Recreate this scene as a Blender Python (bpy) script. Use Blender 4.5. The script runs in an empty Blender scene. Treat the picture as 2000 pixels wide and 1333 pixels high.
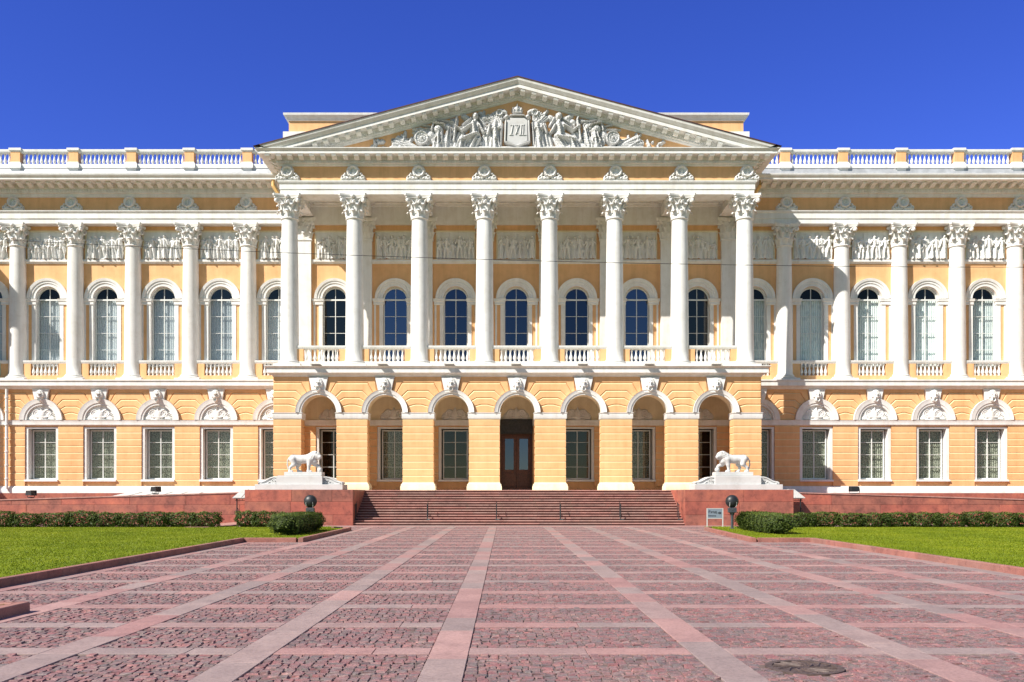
import bpy, math, random
import numpy as np
from mathutils import Vector, Matrix
random.seed(7)
RNG = np.random.default_rng(11)
PI = math.pi
sin, cos = math.sin, math.cos

# ------------------------------------------------------------------ camera, sky, sun, exposure
scene = bpy.context.scene
C = scene.collection
F_PX, EYE = 1755.0, 1.65
cam_d = bpy.data.cameras.new("camera")
cam_d.sensor_fit = 'HORIZONTAL'; cam_d.sensor_width = 36.0
cam_d.lens = 36.0 * F_PX / 2000.0
cam_d.shift_x = 15.4 / 2000.0
cam_d.shift_y = (965 - 666.5) / 2000.0
cam_d.clip_start = 0.1; cam_d.clip_end = 6000
cam = bpy.data.objects.new("camera", cam_d); C.objects.link(cam)
cam.location = (0, 0, EYE); cam.rotation_euler = (math.radians(90), 0, 0)
scene.camera = cam

SUN = Vector((1.32, 1.0, -1.50)).normalized()
world = bpy.data.worlds.new("World"); scene.world = world; world.use_nodes = True
wn = world.node_tree; wn.nodes.clear()
w_out = wn.nodes.new("ShaderNodeOutputWorld"); w_bg = wn.nodes.new("ShaderNodeBackground")
w_sky = wn.nodes.new("ShaderNodeTexSky"); w_sky.sky_type = 'NISHITA'; w_sky.sun_disc = False
w_sky.sun_elevation = math.asin(-SUN.z)
w_sky.sun_rotation = math.atan2(-SUN.x, -SUN.y)
w_sky.altitude = 1500; w_sky.air_density = 1.0; w_sky.dust_density = 0.15; w_sky.ozone_density = 3.0
w_hs = wn.nodes.new("ShaderNodeHueSaturation"); w_hs.inputs['Saturation'].default_value = 1.22
w_hs.inputs['Hue'].default_value = 0.512
w_bg.inputs[1].default_value = 0.09
w_mul = wn.nodes.new("ShaderNodeMix"); w_mul.data_type = 'RGBA'; w_mul.blend_type = 'MULTIPLY'; w_mul.inputs[0].default_value = 1.0
# clear northern half of the sky is deep blue, the hazier half towards the sun is paler and warmer
w_tc = wn.nodes.new("ShaderNodeTexCoord"); w_sep = wn.nodes.new("ShaderNodeSeparateXYZ"); wn.links.new(w_tc.outputs['Generated'], w_sep.inputs[0])
w_mr = wn.nodes.new("ShaderNodeMapRange"); w_mr.interpolation_type = 'SMOOTHSTEP'
w_mr.inputs['From Min'].default_value = -0.1; w_mr.inputs['From Max'].default_value = 0.6; wn.links.new(w_sep.outputs[1], w_mr.inputs[0])
w_tn = wn.nodes.new("ShaderNodeMix"); w_tn.data_type = 'RGBA'; w_tn.inputs[6].default_value = (1.16, 1.0, 0.72, 1); w_tn.inputs[7].default_value = (0.70, 0.68, 1.27, 1)
wn.links.new(w_mr.outputs[0], w_tn.inputs[0]); wn.links.new(w_tn.outputs[2], w_mul.inputs[7])
wn.links.new(w_sky.outputs[0], w_hs.inputs['Color']); wn.links.new(w_hs.outputs[0], w_mul.inputs[6]); wn.links.new(w_mul.outputs[2], w_bg.inputs[0])
wn.links.new(w_bg.outputs[0], w_out.inputs[0])
sun_d = bpy.data.lights.new("sun", 'SUN'); sun_d.energy = 5.0; sun_d.angle = math.radians(0.5)
sun_d.color = (1.0, 0.94, 0.84)
sun = bpy.data.objects.new("sun", sun_d); C.objects.link(sun)
sun.rotation_euler = SUN.to_track_quat('-Z', 'Y').to_euler(); sun.location = (-30, -20, 60)
scene.view_settings.view_transform = 'Standard'; scene.view_settings.look = 'None'
scene.view_settings.gamma = 1.0; scene.view_settings.exposure = 0.72
scene.cycles.max_bounces = 10; scene.cycles.diffuse_bounces = 6

# ------------------------------------------------------------------ materials
def mat_new(name):
    m = bpy.data.materials.new(name); m.use_nodes = True
    nt = m.node_tree; nt.nodes.clear()
    out = nt.nodes.new("ShaderNodeOutputMaterial"); b = nt.nodes.new("ShaderNodeBsdfPrincipled")
    nt.links.new(b.outputs[0], out.inputs[0])
    return m, nt, b, out
def N(nt, kind, **kw):
    n = nt.nodes.new(kind)
    for k, v in kw.items():
        if k.startswith('i_'): n.inputs[k[2:].replace('_', ' ')].default_value = v
        else: setattr(n, k, v)
    return n
def ramp(nt, src, stops):
    r = nt.nodes.new("ShaderNodeValToRGB"); e = r.color_ramp.elements
    while len(e) < len(stops): e.new(0.5)
    for i, (p, c) in enumerate(stops):
        e[i].position = p; e[i].color = (*c, 1) if len(c) == 3 else c
    nt.links.new(src, r.inputs[0]); return r
def mix(nt, a, b, fac, mode='MIX'):
    m = nt.nodes.new("ShaderNodeMix"); m.data_type = 'RGBA'; m.blend_type = mode
    if isinstance(fac, (int, float)): m.inputs[0].default_value = fac
    else: nt.links.new(fac, m.inputs[0])
    for s, i in ((a, 6), (b, 7)):
        if isinstance(s, tuple): m.inputs[i].default_value = (*s, 1)
        else: nt.links.new(s, m.inputs[i])
    return m.outputs[2]
def coords(nt, scale=(1, 1, 1)):
    g = nt.nodes.new("ShaderNodeNewGeometry"); mp = nt.nodes.new("ShaderNodeMapping")
    mp.inputs['Scale'].default_value = scale
    nt.links.new(g.outputs['Position'], mp.inputs[0]); return mp.outputs[0]
def noise(nt, vec, scale, detail=4, rough=0.55):
    n = nt.nodes.new("ShaderNodeTexNoise"); n.inputs['Scale'].default_value = scale
    n.inputs['Detail'].default_value = detail; n.inputs['Roughness'].default_value = rough
    nt.links.new(vec, n.inputs['Vector']); return n.outputs['Fac']
def bump(nt, b, h, strength=0.3, dist=0.02):
    n = nt.nodes.new("ShaderNodeBump"); n.inputs['Strength'].default_value = strength
    n.inputs['Distance'].default_value = dist
    nt.links.new(h, n.inputs['Height']); nt.links.new(n.outputs[0], b.inputs['Normal'])
def plaster(name, col, dark, light, rough=0.75, streak=True):
    m, nt, b, out = mat_new(name)
    v = coords(nt)
    n1 = noise(nt, v, 0.45, 6, 0.6)
    r = ramp(nt, n1, [(0.3, dark), (0.5, col), (0.72, light)])
    c = r.outputs[0]
    if streak:
        vs = coords(nt, (2.6, 2.6, 0.22)); n2 = noise(nt, vs, 1.0, 5, 0.65)
        r2 = ramp(nt, n2, [(0.40, (1, 1, 1)), (0.74, (0.83, 0.80, 0.76))])
        c = mix(nt, c, r2.outputs[0], 0.8, 'MULTIPLY')
    n4 = noise(nt, v, 2.1, 6, 0.7)
    r4 = ramp(nt, n4, [(0.35, (0.93, 0.92, 0.90)), (0.5, (1, 1, 1)), (0.68, (1.03, 1.03, 1.03))])
    c = mix(nt, c, r4.outputs[0], 1.0, 'MULTIPLY')
    nt.links.new(c, b.inputs['Base Color']); b.inputs['Roughness'].default_value = rough
    b.inputs['Specular IOR Level'].default_value = 0.25
    bump(nt, b, noise(nt, v, 14, 4), 0.12, 0.01)
    return m
M = {}
M['white'] = plaster("white_plaster", (0.765, 0.765, 0.76), (0.715, 0.715, 0.705), (0.79, 0.79, 0.785))
M['statue'] = plaster("white_stone", (0.56, 0.56, 0.56), (0.47, 0.47, 0.475), (0.60, 0.60, 0.60), 0.6, False)
M['yellow'] = plaster("yellow_plaster", (0.775, 0.452, 0.222), (0.735, 0.412, 0.195), (0.80, 0.480, 0.243))
M['cream'] = plaster("cream_plaster", (0.80, 0.70, 0.50), (0.76, 0.66, 0.46), (0.83, 0.73, 0.53))
M['joint'] = plaster("joint_highlight", (0.78, 0.62, 0.36), (0.75, 0.58, 0.33), (0.8, 0.65, 0.4), 0.8, False)  # paler than the wall: sunlight on the groove chamfers painted as colour
def granite(name, c1, c2, c3, speck=60, rough=0.55, var=0.5, mott=0.75):
    m, nt, b, out = mat_new(name); v = coords(nt)
    n1 = noise(nt, v, 1.3, 5, 0.65); n2 = noise(nt, v, speck, 3, 0.7)
    r = ramp(nt, n1, [(0.28, c1), (0.5, c2), (0.75, c3)])
    r2 = ramp(nt, n2, [(0.3, (0.62, 0.6, 0.6)), (0.5, (1, 1, 1)), (0.75, (1.25, 1.22, 1.2))])
    c = mix(nt, r.outputs[0], r2.outputs[0], 0.75, 'MULTIPLY')
    n3 = noise(nt, v, 3.2, 6, 0.75)
    r3 = ramp(nt, n3, [(0.36, (0.62, 0.60, 0.62)), (0.47, (0.95, 0.95, 0.96)), (0.6, (1.06, 1.03, 1.0))])
    c = mix(nt, c, r3.outputs[0], mott, 'MULTIPLY')
    at = N(nt, "ShaderNodeAttribute", attribute_name="tint")
    rt = ramp(nt, at.outputs['Fac'], [(0.0, (0.80, 0.90, 0.92)), (0.25, (0.98, 1.07, 1.07)), (0.5, (1, 1, 1)), (0.75, (1.06, 0.86, 0.86)), (1.0, (1.22, 1.10, 1.08))])
    c = mix(nt, c, rt.outputs[0], var, 'MULTIPLY')
    nt.links.new(c, b.inputs['Base Color']); b.inputs['Roughness'].default_value = rough
    b.inputs['Specular IOR Level'].default_value = 0.3
    bump(nt, b, n2, 0.15, 0.005)
    return m
M['granite'] = granite("red_granite", (0.19, 0.072, 0.058), (0.33, 0.115, 0.086), (0.44, 0.155, 0.10), 60, 0.5, 0.9)
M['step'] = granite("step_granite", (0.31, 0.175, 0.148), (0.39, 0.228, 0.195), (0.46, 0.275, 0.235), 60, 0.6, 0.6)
M['riser'] = granite("riser_granite_shaded", (0.14, 0.05, 0.04), (0.19, 0.066, 0.052), (0.24, 0.085, 0.065))  # step granite darkened to paint in the shade under each nosing
M['slab'] = granite("paving_granite", (0.27, 0.183, 0.174), (0.315, 0.214, 0.202), (0.37, 0.255, 0.238), 35, 0.7, 1.0, 0.4)
M['kerb'] = granite("kerb_granite", (0.25, 0.11, 0.09), (0.31, 0.145, 0.12), (0.38, 0.19, 0.16), 40, 0.7)
def cobble_mat():
    m, nt, b, out = mat_new("cobble_stone"); v = coords(nt)
    at = N(nt, "ShaderNodeAttribute", attribute_name="tint")
    r = ramp(nt, at.outputs['Fac'], [(0.0, (0.165, 0.128, 0.126)), (0.3, (0.205, 0.158, 0.155)), (0.55, (0.235, 0.160, 0.158)),
                                     (0.8, (0.235, 0.125, 0.125)), (1.0, (0.29, 0.19, 0.18))])
    n2 = noise(nt, v, 42, 6, 0.85)
    r2 = ramp(nt, n2, [(0.36, (0.35, 0.36, 0.36)), (0.47, (0.85, 0.82, 0.82)), (0.55, (1.1, 1.05, 1.05)), (0.66, (1.9, 1.75, 1.7))])
    c = mix(nt, r.outputs[0], r2.outputs[0], 0.85, 'MULTIPLY')
    n5 = noise(nt, v, 9, 3, 0.6)
    r5 = ramp(nt, n5, [(0.4, (1.25, 0.82, 0.82)), (0.6, (0.85, 0.98, 0.97))])
    c = mix(nt, c, r5.outputs[0], 0.6, 'MULTIPLY')
    n3 = noise(nt, v, 0.7, 3, 0.5)
    r3 = ramp(nt, n3, [(0.35, (0.85, 0.85, 0.88)), (0.65, (1.12, 1.06, 1.04))])
    c = mix(nt, c, r3.outputs[0], 0.8, 'MULTIPLY')
    nt.links.new(c, b.inputs['Base Color']); b.inputs['Roughness'].default_value = 0.7
    bump(nt, b, n2, 0.5, 0.01)
    return m
M['cobble'] = cobble_mat()
def simple(name, col, rough=0.5, metal=0.0, spec=0.4, nz=0.0, nscale=8):
    m, nt, b, out = mat_new(name)
    if nz:
        v = coords(nt); n1 = noise(nt, v, nscale, 4)
        lo = tuple(x * (1 - nz) for x in col); hi = tuple(min(1, x * (1 + nz)) for x in col)
        r = ramp(nt, n1, [(0.3, lo), (0.7, hi)]); nt.links.new(r.outputs[0], b.inputs['Base Color'])
    else: b.inputs['Base Color'].default_value = (*col, 1)
    b.inputs['Roughness'].default_value = rough; b.inputs['Metallic'].default_value = metal
    b.inputs['Specular IOR Level'].default_value = spec
    return m
M['roof_dark'] = simple("roof_metal_dark", (0.075, 0.035, 0.035), 0.5, 0, 0.4, 0.3, 3)
M['roof_grey'] = simple("roof_metal_grey", (0.42, 0.43, 0.45), 0.5, 0.2, 0.4, 0.2, 2)
M['black'] = simple("black_iron", (0.018, 0.02, 0.024), 0.45, 0.0, 0.5, 0.3)
M['grey_paint'] = simple("grey_paint", (0.05, 0.055, 0.065), 0.5, 0.0, 0.5, 0.2)
M['tin'] = simple("tin_sheet", (0.55, 0.55, 0.54), 0.45, 0.25, 0.4, 0.12, 4)
M['pipe'] = simple("painted_pipe", (0.76, 0.50, 0.21), 0.5, 0, 0.4, 0.1, 5)
M['frame'] = simple("window_frame_white", (0.72, 0.73, 0.71), 0.5, 0, 0.4)
M['wood'] = simple("dark_wood", (0.12, 0.048, 0.03), 0.45, 0, 0.4, 0.45, 12)
M['bronze'] = simple("dark_transom", (0.034, 0.033, 0.031), 0.5, 0, 0.4, 0.5, 9)
M['room'] = simple("dark_room", (0.015, 0.014, 0.014), 0.9, 0, 0.1)
M['sign'] = simple("sign_grey", (0.20, 0.24, 0.30), 0.45)
M['sign_post'] = simple("sign_post_white", (0.52, 0.53, 0.53), 0.5)
M['ink'] = simple("sign_ink", (0.02, 0.025, 0.035), 0.6)
M['rust'] = simple("cast_iron", (0.095, 0.066, 0.058), 0.6, 0.1, 0.4, 0.35, 25)
M['floor'] = plaster("balcony_stone", (0.72, 0.54, 0.31), (0.68, 0.50, 0.28), (0.75, 0.58, 0.34), 0.8, False)
M['pale_floor'] = plaster("landing_stone", (0.75, 0.68, 0.56), (0.71, 0.64, 0.52), (0.78, 0.71, 0.60), 0.8, False)
M['park'] = simple("park_lawn", (0.06, 0.085, 0.02), 0.95, 0, 0.05, 0.4, 0.2)
M['cable'] = simple("cable_black", (0.012, 0.012, 0.014), 0.6)
M['lens'] = simple("lamp_glass", (0.25, 0.28, 0.32), 0.15, 0, 0.6)
M['bark'] = simple("twig_bark", (0.07, 0.045, 0.03), 0.9, 0, 0.1, 0.3)
def glass_mat(name, refl, tint, gc=(0.9, 0.94, 1.0)):
    m = bpy.data.materials.new(name); m.use_nodes = True; nt = m.node_tree; nt.nodes.clear()
    out = nt.nodes.new("ShaderNodeOutputMaterial")
    t = N(nt, "ShaderNodeBsdfTransparent"); t.inputs[0].default_value = (*tint, 1)
    g = N(nt, "ShaderNodeBsdfGlossy"); g.inputs['Roughness'].default_value = 0.02
    g.inputs[0].default_value = (*gc, 1)
    fr = N(nt, "ShaderNodeLayerWeight"); fr.inputs['Blend'].default_value = refl
    v = coords(nt); bp = N(nt, "ShaderNodeBump"); bp.inputs['Strength'].default_value = 0.12
    nt.links.new(noise(nt, v, 1.5, 2), bp.inputs['Height']); nt.links.new(bp.outputs[0], g.inputs['Normal'])
    ad = N(nt, "ShaderNodeMath", operation='MULTIPLY_ADD'); ad.inputs[1].default_value = 0.7; ad.inputs[2].default_value = refl
    nt.links.new(fr.outputs['Fresnel'], ad.inputs[0])
    oi = N(nt, "ShaderNodeObjectInfo"); mr = N(nt, "ShaderNodeMapRange"); mr.inputs['To Min'].default_value = 0.6; mr.inputs['To Max'].default_value = 1.5
    nt.links.new(oi.outputs['Random'], mr.inputs[0]); ml = N(nt, "ShaderNodeMath", operation='MULTIPLY'); nt.links.new(ad.outputs[0], ml.inputs[0]); nt.links.new(mr.outputs[0], ml.inputs[1])
    mx = N(nt, "ShaderNodeMixShader"); nt.links.new(ml.outputs[0], mx.inputs[0])
    nt.links.new(t.outputs[0], mx.inputs[1]); nt.links.new(g.outputs[0], mx.inputs[2])
    nt.links.new(mx.outputs[0], out.inputs[0]); return m
M['glass'] = glass_mat("window_glass", 0.038, (0.88, 0.92, 0.92))
M['glass_blue'] = glass_mat("balcony_glass_sky_tint", 0.13, (0.20, 0.22, 0.28), (0.46, 0.58, 0.92))  # blue gloss tint paints in the deep sky mirrored by these panes
M['glass_dark'] = glass_mat("dark_glass", 0.05, (0.25, 0.24, 0.24))
def lace(name, c1, c2, sc):
    m, nt, b, out = mat_new(name)
    v = coords(nt, (1, 0.01, 1)); vo = N(nt, "ShaderNodeTexVoronoi"); vo.inputs['Scale'].default_value = sc
    vo.inputs['Randomness'].default_value = 0.75
    nt.links.new(v, vo.inputs['Vector'])
    w = N(nt, "ShaderNodeTexWave"); w.inputs['Scale'].default_value = 2.2; w.inputs['Distortion'].default_value = 2.0
    nt.links.new(v, w.inputs['Vector'])
    r = ramp(nt, vo.outputs['Distance'], [(0.22, c2), (0.5, c1)])
    r2 = ramp(nt, w.outputs['Fac'], [(0.0, (0.65, 0.65, 0.65)), (1.0, (1.1, 1.1, 1.1))])
    c = mix(nt, r.outputs[0], r2.outputs[0], 0.6, 'MULTIPLY')
    oi = N(nt, "ShaderNodeObjectInfo"); ro = ramp(nt, oi.outputs['Random'], [(0.0, (0.78, 0.79, 0.79)), (1.0, (1.1, 1.1, 1.08))])
    c = mix(nt, c, ro.outputs[0], 1.0, 'MULTIPLY')
    nt.links.new(c, b.inputs['Base Color']); b.inputs['Roughness'].default_value = 0.95
    b.inputs['Specular IOR Level'].default_value = 0.0
    return m
M['lace_dark'] = lace("lace_curtain", (0.38, 0.38, 0.31), (0.08, 0.083, 0.066), 11)
M['lace_pale'] = lace("pale_lace_curtain", (0.70, 0.72, 0.76), (0.46, 0.49, 0.54), 15)
M['blind'] = lace("pale_blind", (0.82, 0.85, 0.85), (0.68, 0.73, 0.74), 3)
def leaf_mat(name, stops):
    m, nt, b, out = mat_new(name)
    at = N(nt, "ShaderNodeAttribute", attribute_name="tint")
    r = ramp(nt, at.outputs['Fac'], stops)
    nt.links.new(r.outputs[0], b.inputs['Base Color']); b.inputs['Roughness'].default_value = 0.55
    b.inputs['Specular IOR Level'].default_value = 0.25
    tr = N(nt, "ShaderNodeBsdfTranslucent"); nt.links.new(r.outputs[0], tr.inputs[0])
    mx = N(nt, "ShaderNodeMixShader"); mx.inputs[0].default_value = 0.25
    nt.links.new(b.outputs[0], mx.inputs[1]); nt.links.new(tr.outputs[0], mx.inputs[2])
    nt.links.new(mx.outputs[0], out.inputs[0]); return m
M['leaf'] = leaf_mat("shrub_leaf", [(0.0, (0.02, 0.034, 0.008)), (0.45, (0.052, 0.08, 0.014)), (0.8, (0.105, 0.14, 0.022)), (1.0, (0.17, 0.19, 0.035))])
M['grass'] = leaf_mat("grass_blade", [(0.0, (0.10, 0.145, 0.006)), (0.5, (0.185, 0.232, 0.009)), (1.0, (0.30, 0.32, 0.02))])
def lawn_mat():
    m, nt, b, out = mat_new("lawn_soil_grass"); v = coords(nt)
    n1 = noise(nt, v, 0.5, 5, 0.6); n2 = noise(nt, v, 30, 3, 0.7)
    r = ramp(nt, n1, [(0.3, (0.11, 0.16, 0.006)), (0.55, (0.18, 0.232, 0.009)), (0.8, (0.24, 0.27, 0.014))])
    r2 = ramp(nt, n2, [(0.3, (0.6, 0.6, 0.6)), (0.7, (1.2, 1.2, 1.2))])
    nt.links.new(mix(nt, r.outputs[0], r2.outputs[0], 0.8, 'MULTIPLY'), b.inputs['Base Color'])
    b.inputs['Roughness'].default_value = 0.9; b.inputs['Specular IOR Level'].default_value = 0.1
    bump(nt, b, n2, 0.8, 0.03); return m
M['lawn'] = lawn_mat()

# ------------------------------------------------------------------ mesh builder
class MB:
    def __init__(s): s.v = []; s.f = []; s.m = []; s.t = []
    def add(s, vs, fs, mat=0, tint=0.5):
        o = len(s.v); s.v.extend(vs)
        for f in fs:
            s.f.append(tuple(i + o for i in f)); s.m.append(mat); s.t.append(tint)
        return s
    def box(s, x0, x1, y0, y1, z0, z1, mat=0, tint=0.5, bev=0.0):
        if bev:
            b = bev
            prof = [(-b, z0), (0, z0 + b), (0, z1 - b), (-b, z1)]
            return s.ring(x0, x1, y0, y1, prof, mat, tint, cap=True)
        v = [(x, y, z) for z in (z0, z1) for y in (y0, y1) for x in (x0, x1)]
        return s.add(v, [(0, 2, 3, 1), (4, 5, 7, 6), (0, 1, 5, 4), (2, 6, 7, 3), (0, 4, 6, 2), (1, 3, 7, 5)], mat, tint)
    def ring(s, x0, x1, y0, y1, prof, mat=0, tint=0.5, cap=False, mf=None):   # profile (out, z) swept round a rectangle
        v = []; n = len(prof)
        for o, z in prof: v += [(x0 - o, y0 - o, z), (x1 + o, y0 - o, z), (x1 + o, y1 + o, z), (x0 - o, y1 + o, z)]
        f = []
        for k in range(n - 1):
            for j in range(4): f.append((4 * k + j, 4 * k + (j + 1) % 4, 4 * k + 4 + (j + 1) % 4, 4 * k + 4 + j))
        if cap: f += [(3, 2, 1, 0), tuple(4 * (n - 1) + j for j in range(4))]
        s.add(v, f, mat, tint)
        if mf:
            for i in range(4 * (n - 1)): s.m[len(s.m) - len(f) + i] = mf(i // 4)
        return s
    def ushape(s, hx, yf, yb, prof, mat=0, tint=0.5, sf=1.0):                # profile swept round three sides of a block
        v = []; n = len(prof)
        for o, z in prof: q = o * (sf if o > 0.3 else 1); v += [(-hx - q, yb, z), (-hx - q, yf - o, z), (hx + q, yf - o, z), (hx + q, yb, z)]
        f = [(4 * k + j, 4 * k + j + 1, 4 * k + 5 + j, 4 * k + 4 + j) for k in range(n - 1) for j in range(3)]
        return s.add(v, f, mat, tint)
    def extx(s, yz, x0, x1, mat=0, tint=0.5, cap=False, mf=None):             # open profile (y, z) along X
        n = len(yz); v = [(x0, y, z) for y, z in yz] + [(x1, y, z) for y, z in yz]
        f = [(k, k + 1, n + k + 1, n + k) for k in range(n - 1)]
        if mf:
            for k in range(n - 1): s.add([v[i] for i in f[k]], [(0, 1, 2, 3)], mf(k), tint)
            return s
        if cap: f += [tuple(range(n)), tuple(range(2 * n - 1, n - 1, -1))]
        return s.add(v, f, mat, tint)
    def exty(s, xz, y0, y1, mat=0, tint=0.5, back=True):             # closed polygon (x, z) along Y
        n = len(xz); v = [(x, y0, z) for x, z in xz] + [(x, y1, z) for x, z in xz]
        f = [tuple(range(n))] + [(k, (k + 1) % n, n + (k + 1) % n, n + k) for k in range(n)]
        if back: f.append(tuple(range(2 * n - 1, n - 1, -1)))
        return s.add(v, f, mat, tint)
    def block(s, xz, yb, yf, ch, mat=0, tint=0.5, top=None):                   # raised panel with chamfered edge
        a = inset(xz, 0.0); b = inset(xz, ch); n = len(xz)
        v = [(x, yb, z) for x, z in a] + [(x, yf + ch * 0.8, z) for x, z in a] + [(x, yf, z) for x, z in b]
        f = [tuple(2 * n + k for k in range(n))]
        for r in (0, 1):
            for k in range(n): f.append((r * n + k, r * n + (k + 1) % n, r * n + n + (k + 1) % n, r * n + n + k))
        s.add(v, f, mat, tint)
        if top is not None:
            for k in range(n):
                (ax, az), (bx, bz) = b[k], b[(k + 1) % n]; (cx_, cz_), (dx_, dz_) = a[k], a[(k + 1) % n]
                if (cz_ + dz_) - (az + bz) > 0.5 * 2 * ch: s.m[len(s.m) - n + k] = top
        return s
    def lathe(s, prof, seg=16, cx=0, cy=0, mat=0, tint=0.5, cap=True):
        v = []; n = len(prof)
        for r, z in prof:
            for k in range(seg):
                a = 2 * PI * k / seg; v.append((cx + r * cos(a), cy + r * sin(a), z))
        f = [(i * seg + k, i * seg + (k + 1) % seg, (i + 1) * seg + (k + 1) % seg, (i + 1) * seg + k) for i in range(n - 1) for k in range(seg)]
        if cap: f += [tuple(range(seg - 1, -1, -1)), tuple((n - 1) * seg + k for k in range(seg))]
        return s.add(v, f, mat, tint)
    def tube(s, pts, r, seg=8, mat=0, tint=0.5):
        P = [Vector(p) for p in pts]; n = len(P); v = []
        rr = r if isinstance(r, (list, tuple)) else [r] * n
        for i, p in enumerate(P):
            d = (P[min(i + 1, n - 1)] - P[max(i - 1, 0)]).normalized()
            u = d.cross(Vector((0, 0, 1)) if abs(d.z) < 0.9 else Vector((1, 0, 0))).normalized(); w = d.cross(u)
            for k in range(seg):
                a = 2 * PI * k / seg; v.append(tuple(p + (u * cos(a) + w * sin(a)) * rr[i]))
        f = [(i * seg + k, i * seg + (k + 1) % seg, (i + 1) * seg + (k + 1) % seg, (i + 1) * seg + k) for i in range(n - 1) for k in range(seg)]
        f += [tuple(range(seg - 1, -1, -1)), tuple((n - 1) * seg + k for k in range(seg))]
        return s.add(v, f, mat, tint)
    def ball(s, c, r, seg=16, rings=10, mat=0, tint=0.5):
        rx, ry, rz = r if isinstance(r, tuple) else (r, r, r); v = []; f = []
        for i in range(rings + 1):
            t = PI * i / rings
            for k in range(seg):
                a = 2 * PI * k / seg
                v.append((c[0] + rx * sin(t) * cos(a), c[1] + ry * sin(t) * sin(a), c[2] - rz * cos(t)))
        for i in range(rings):
            for k in range(seg): f.append((i * seg + k, i * seg + (k + 1) % seg, (i + 1) * seg + (k + 1) % seg, (i + 1) * seg + k))
        return s.add(v, f, mat, tint)
    def build(s, name, mats, parent=None, smooth=True, ang=38, loc=None):
        me = bpy.data.meshes.new(name); me.from_pydata(s.v, [], s.f)
        mats = mats if isinstance(mats, (list, tuple)) else [mats]
        for m in mats: me.materials.append(m)
        me.polygons.foreach_set('material_index', s.m)
        at = me.attributes.new('tint', 'FLOAT', 'FACE'); at.data.foreach_set('value', np.array(s.t, dtype=np.float32))
        if smooth:
            me.polygons.foreach_set('use_smooth', [True] * len(s.f))
            me.set_sharp_from_angle(angle=math.radians(ang))
        me.update()
        return link(name, me, parent, loc)
def link(name, me, parent=None, loc=None):
    o = bpy.data.objects.new(name, me); C.objects.link(o)
    if parent is not None: o.parent = parent
    if loc is not None: o.location = loc
    return o
def inset(xz, d):
    n = len(xz); A = sum(xz[i][0] * xz[(i + 1) % n][1] - xz[(i + 1) % n][0] * xz[i][1] for i in range(n))
    sg = 1 if A > 0 else -1; out = []
    for i in range(n):
        p, q, r = Vector(xz[i - 1]), Vector(xz[i]), Vector(xz[(i + 1) % n])
        e1 = (q - p); e2 = (r - q)
        if e1.length < 1e-9 or e2.length < 1e-9: out.append(tuple(q)); continue
        e1.normalize(); e2.normalize()
        n1 = Vector((-e1.y, e1.x)) * sg; n2 = Vector((-e2.y, e2.x)) * sg
        b = n1 + n2; den = max(0.35, 1 + n1.dot(n2))
        out.append(tuple(q + b * (d / den)))
    return out
def empty(name, label, cat, loc=(0, 0, 0), group=None):
    o = bpy.data.objects.new(name, None); C.objects.link(o); o.location = loc; o.empty_display_size = 0.3
    tag(o, label, cat, group); return o
def tag(o, label=None, cat=None, group=None, kind=None):
    if label: o['label'] = label
    if cat: o['category'] = cat
    if group: o['group'] = group
    if kind: o['kind'] = kind
    return o
def dup(o, loc=None, parent=None, rot=None, scale=None):            # a copy with copies of its children
    c = o.copy(); C.objects.link(c)
    if parent is not None: c.parent = parent
    if loc is not None: c.location = loc
    if rot is not None: c.rotation_euler = rot
    if scale is not None: c.scale = scale
    for ch in o.children: dup(ch, parent=c)
    return c
def grid_mesh(name, V, Fq, mat, tints=None, smooth=True):            # fast numpy mesh of quads or triangles
    me = bpy.data.meshes.new(name); V = np.asarray(V, dtype=np.float32); Fq = np.asarray(Fq, dtype=np.int32)
    k = Fq.shape[1]; nf = len(Fq)
    me.vertices.add(len(V)); me.vertices.foreach_set('co', V.ravel())
    me.loops.add(nf * k); me.loops.foreach_set('vertex_index', Fq.ravel())
    me.polygons.add(nf); me.polygons.foreach_set('loop_start', np.arange(nf, dtype=np.int32) * k)
    me.materials.append(mat)
    if tints is not None:
        at = me.attributes.new('tint', 'FLOAT', 'FACE'); at.data.foreach_set('value', np.asarray(tints, dtype=np.float32))
    me.update(calc_edges=True)
    me.polygons.foreach_set('use_smooth', np.full(nf, smooth, dtype=bool)); me.validate(); return me

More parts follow.
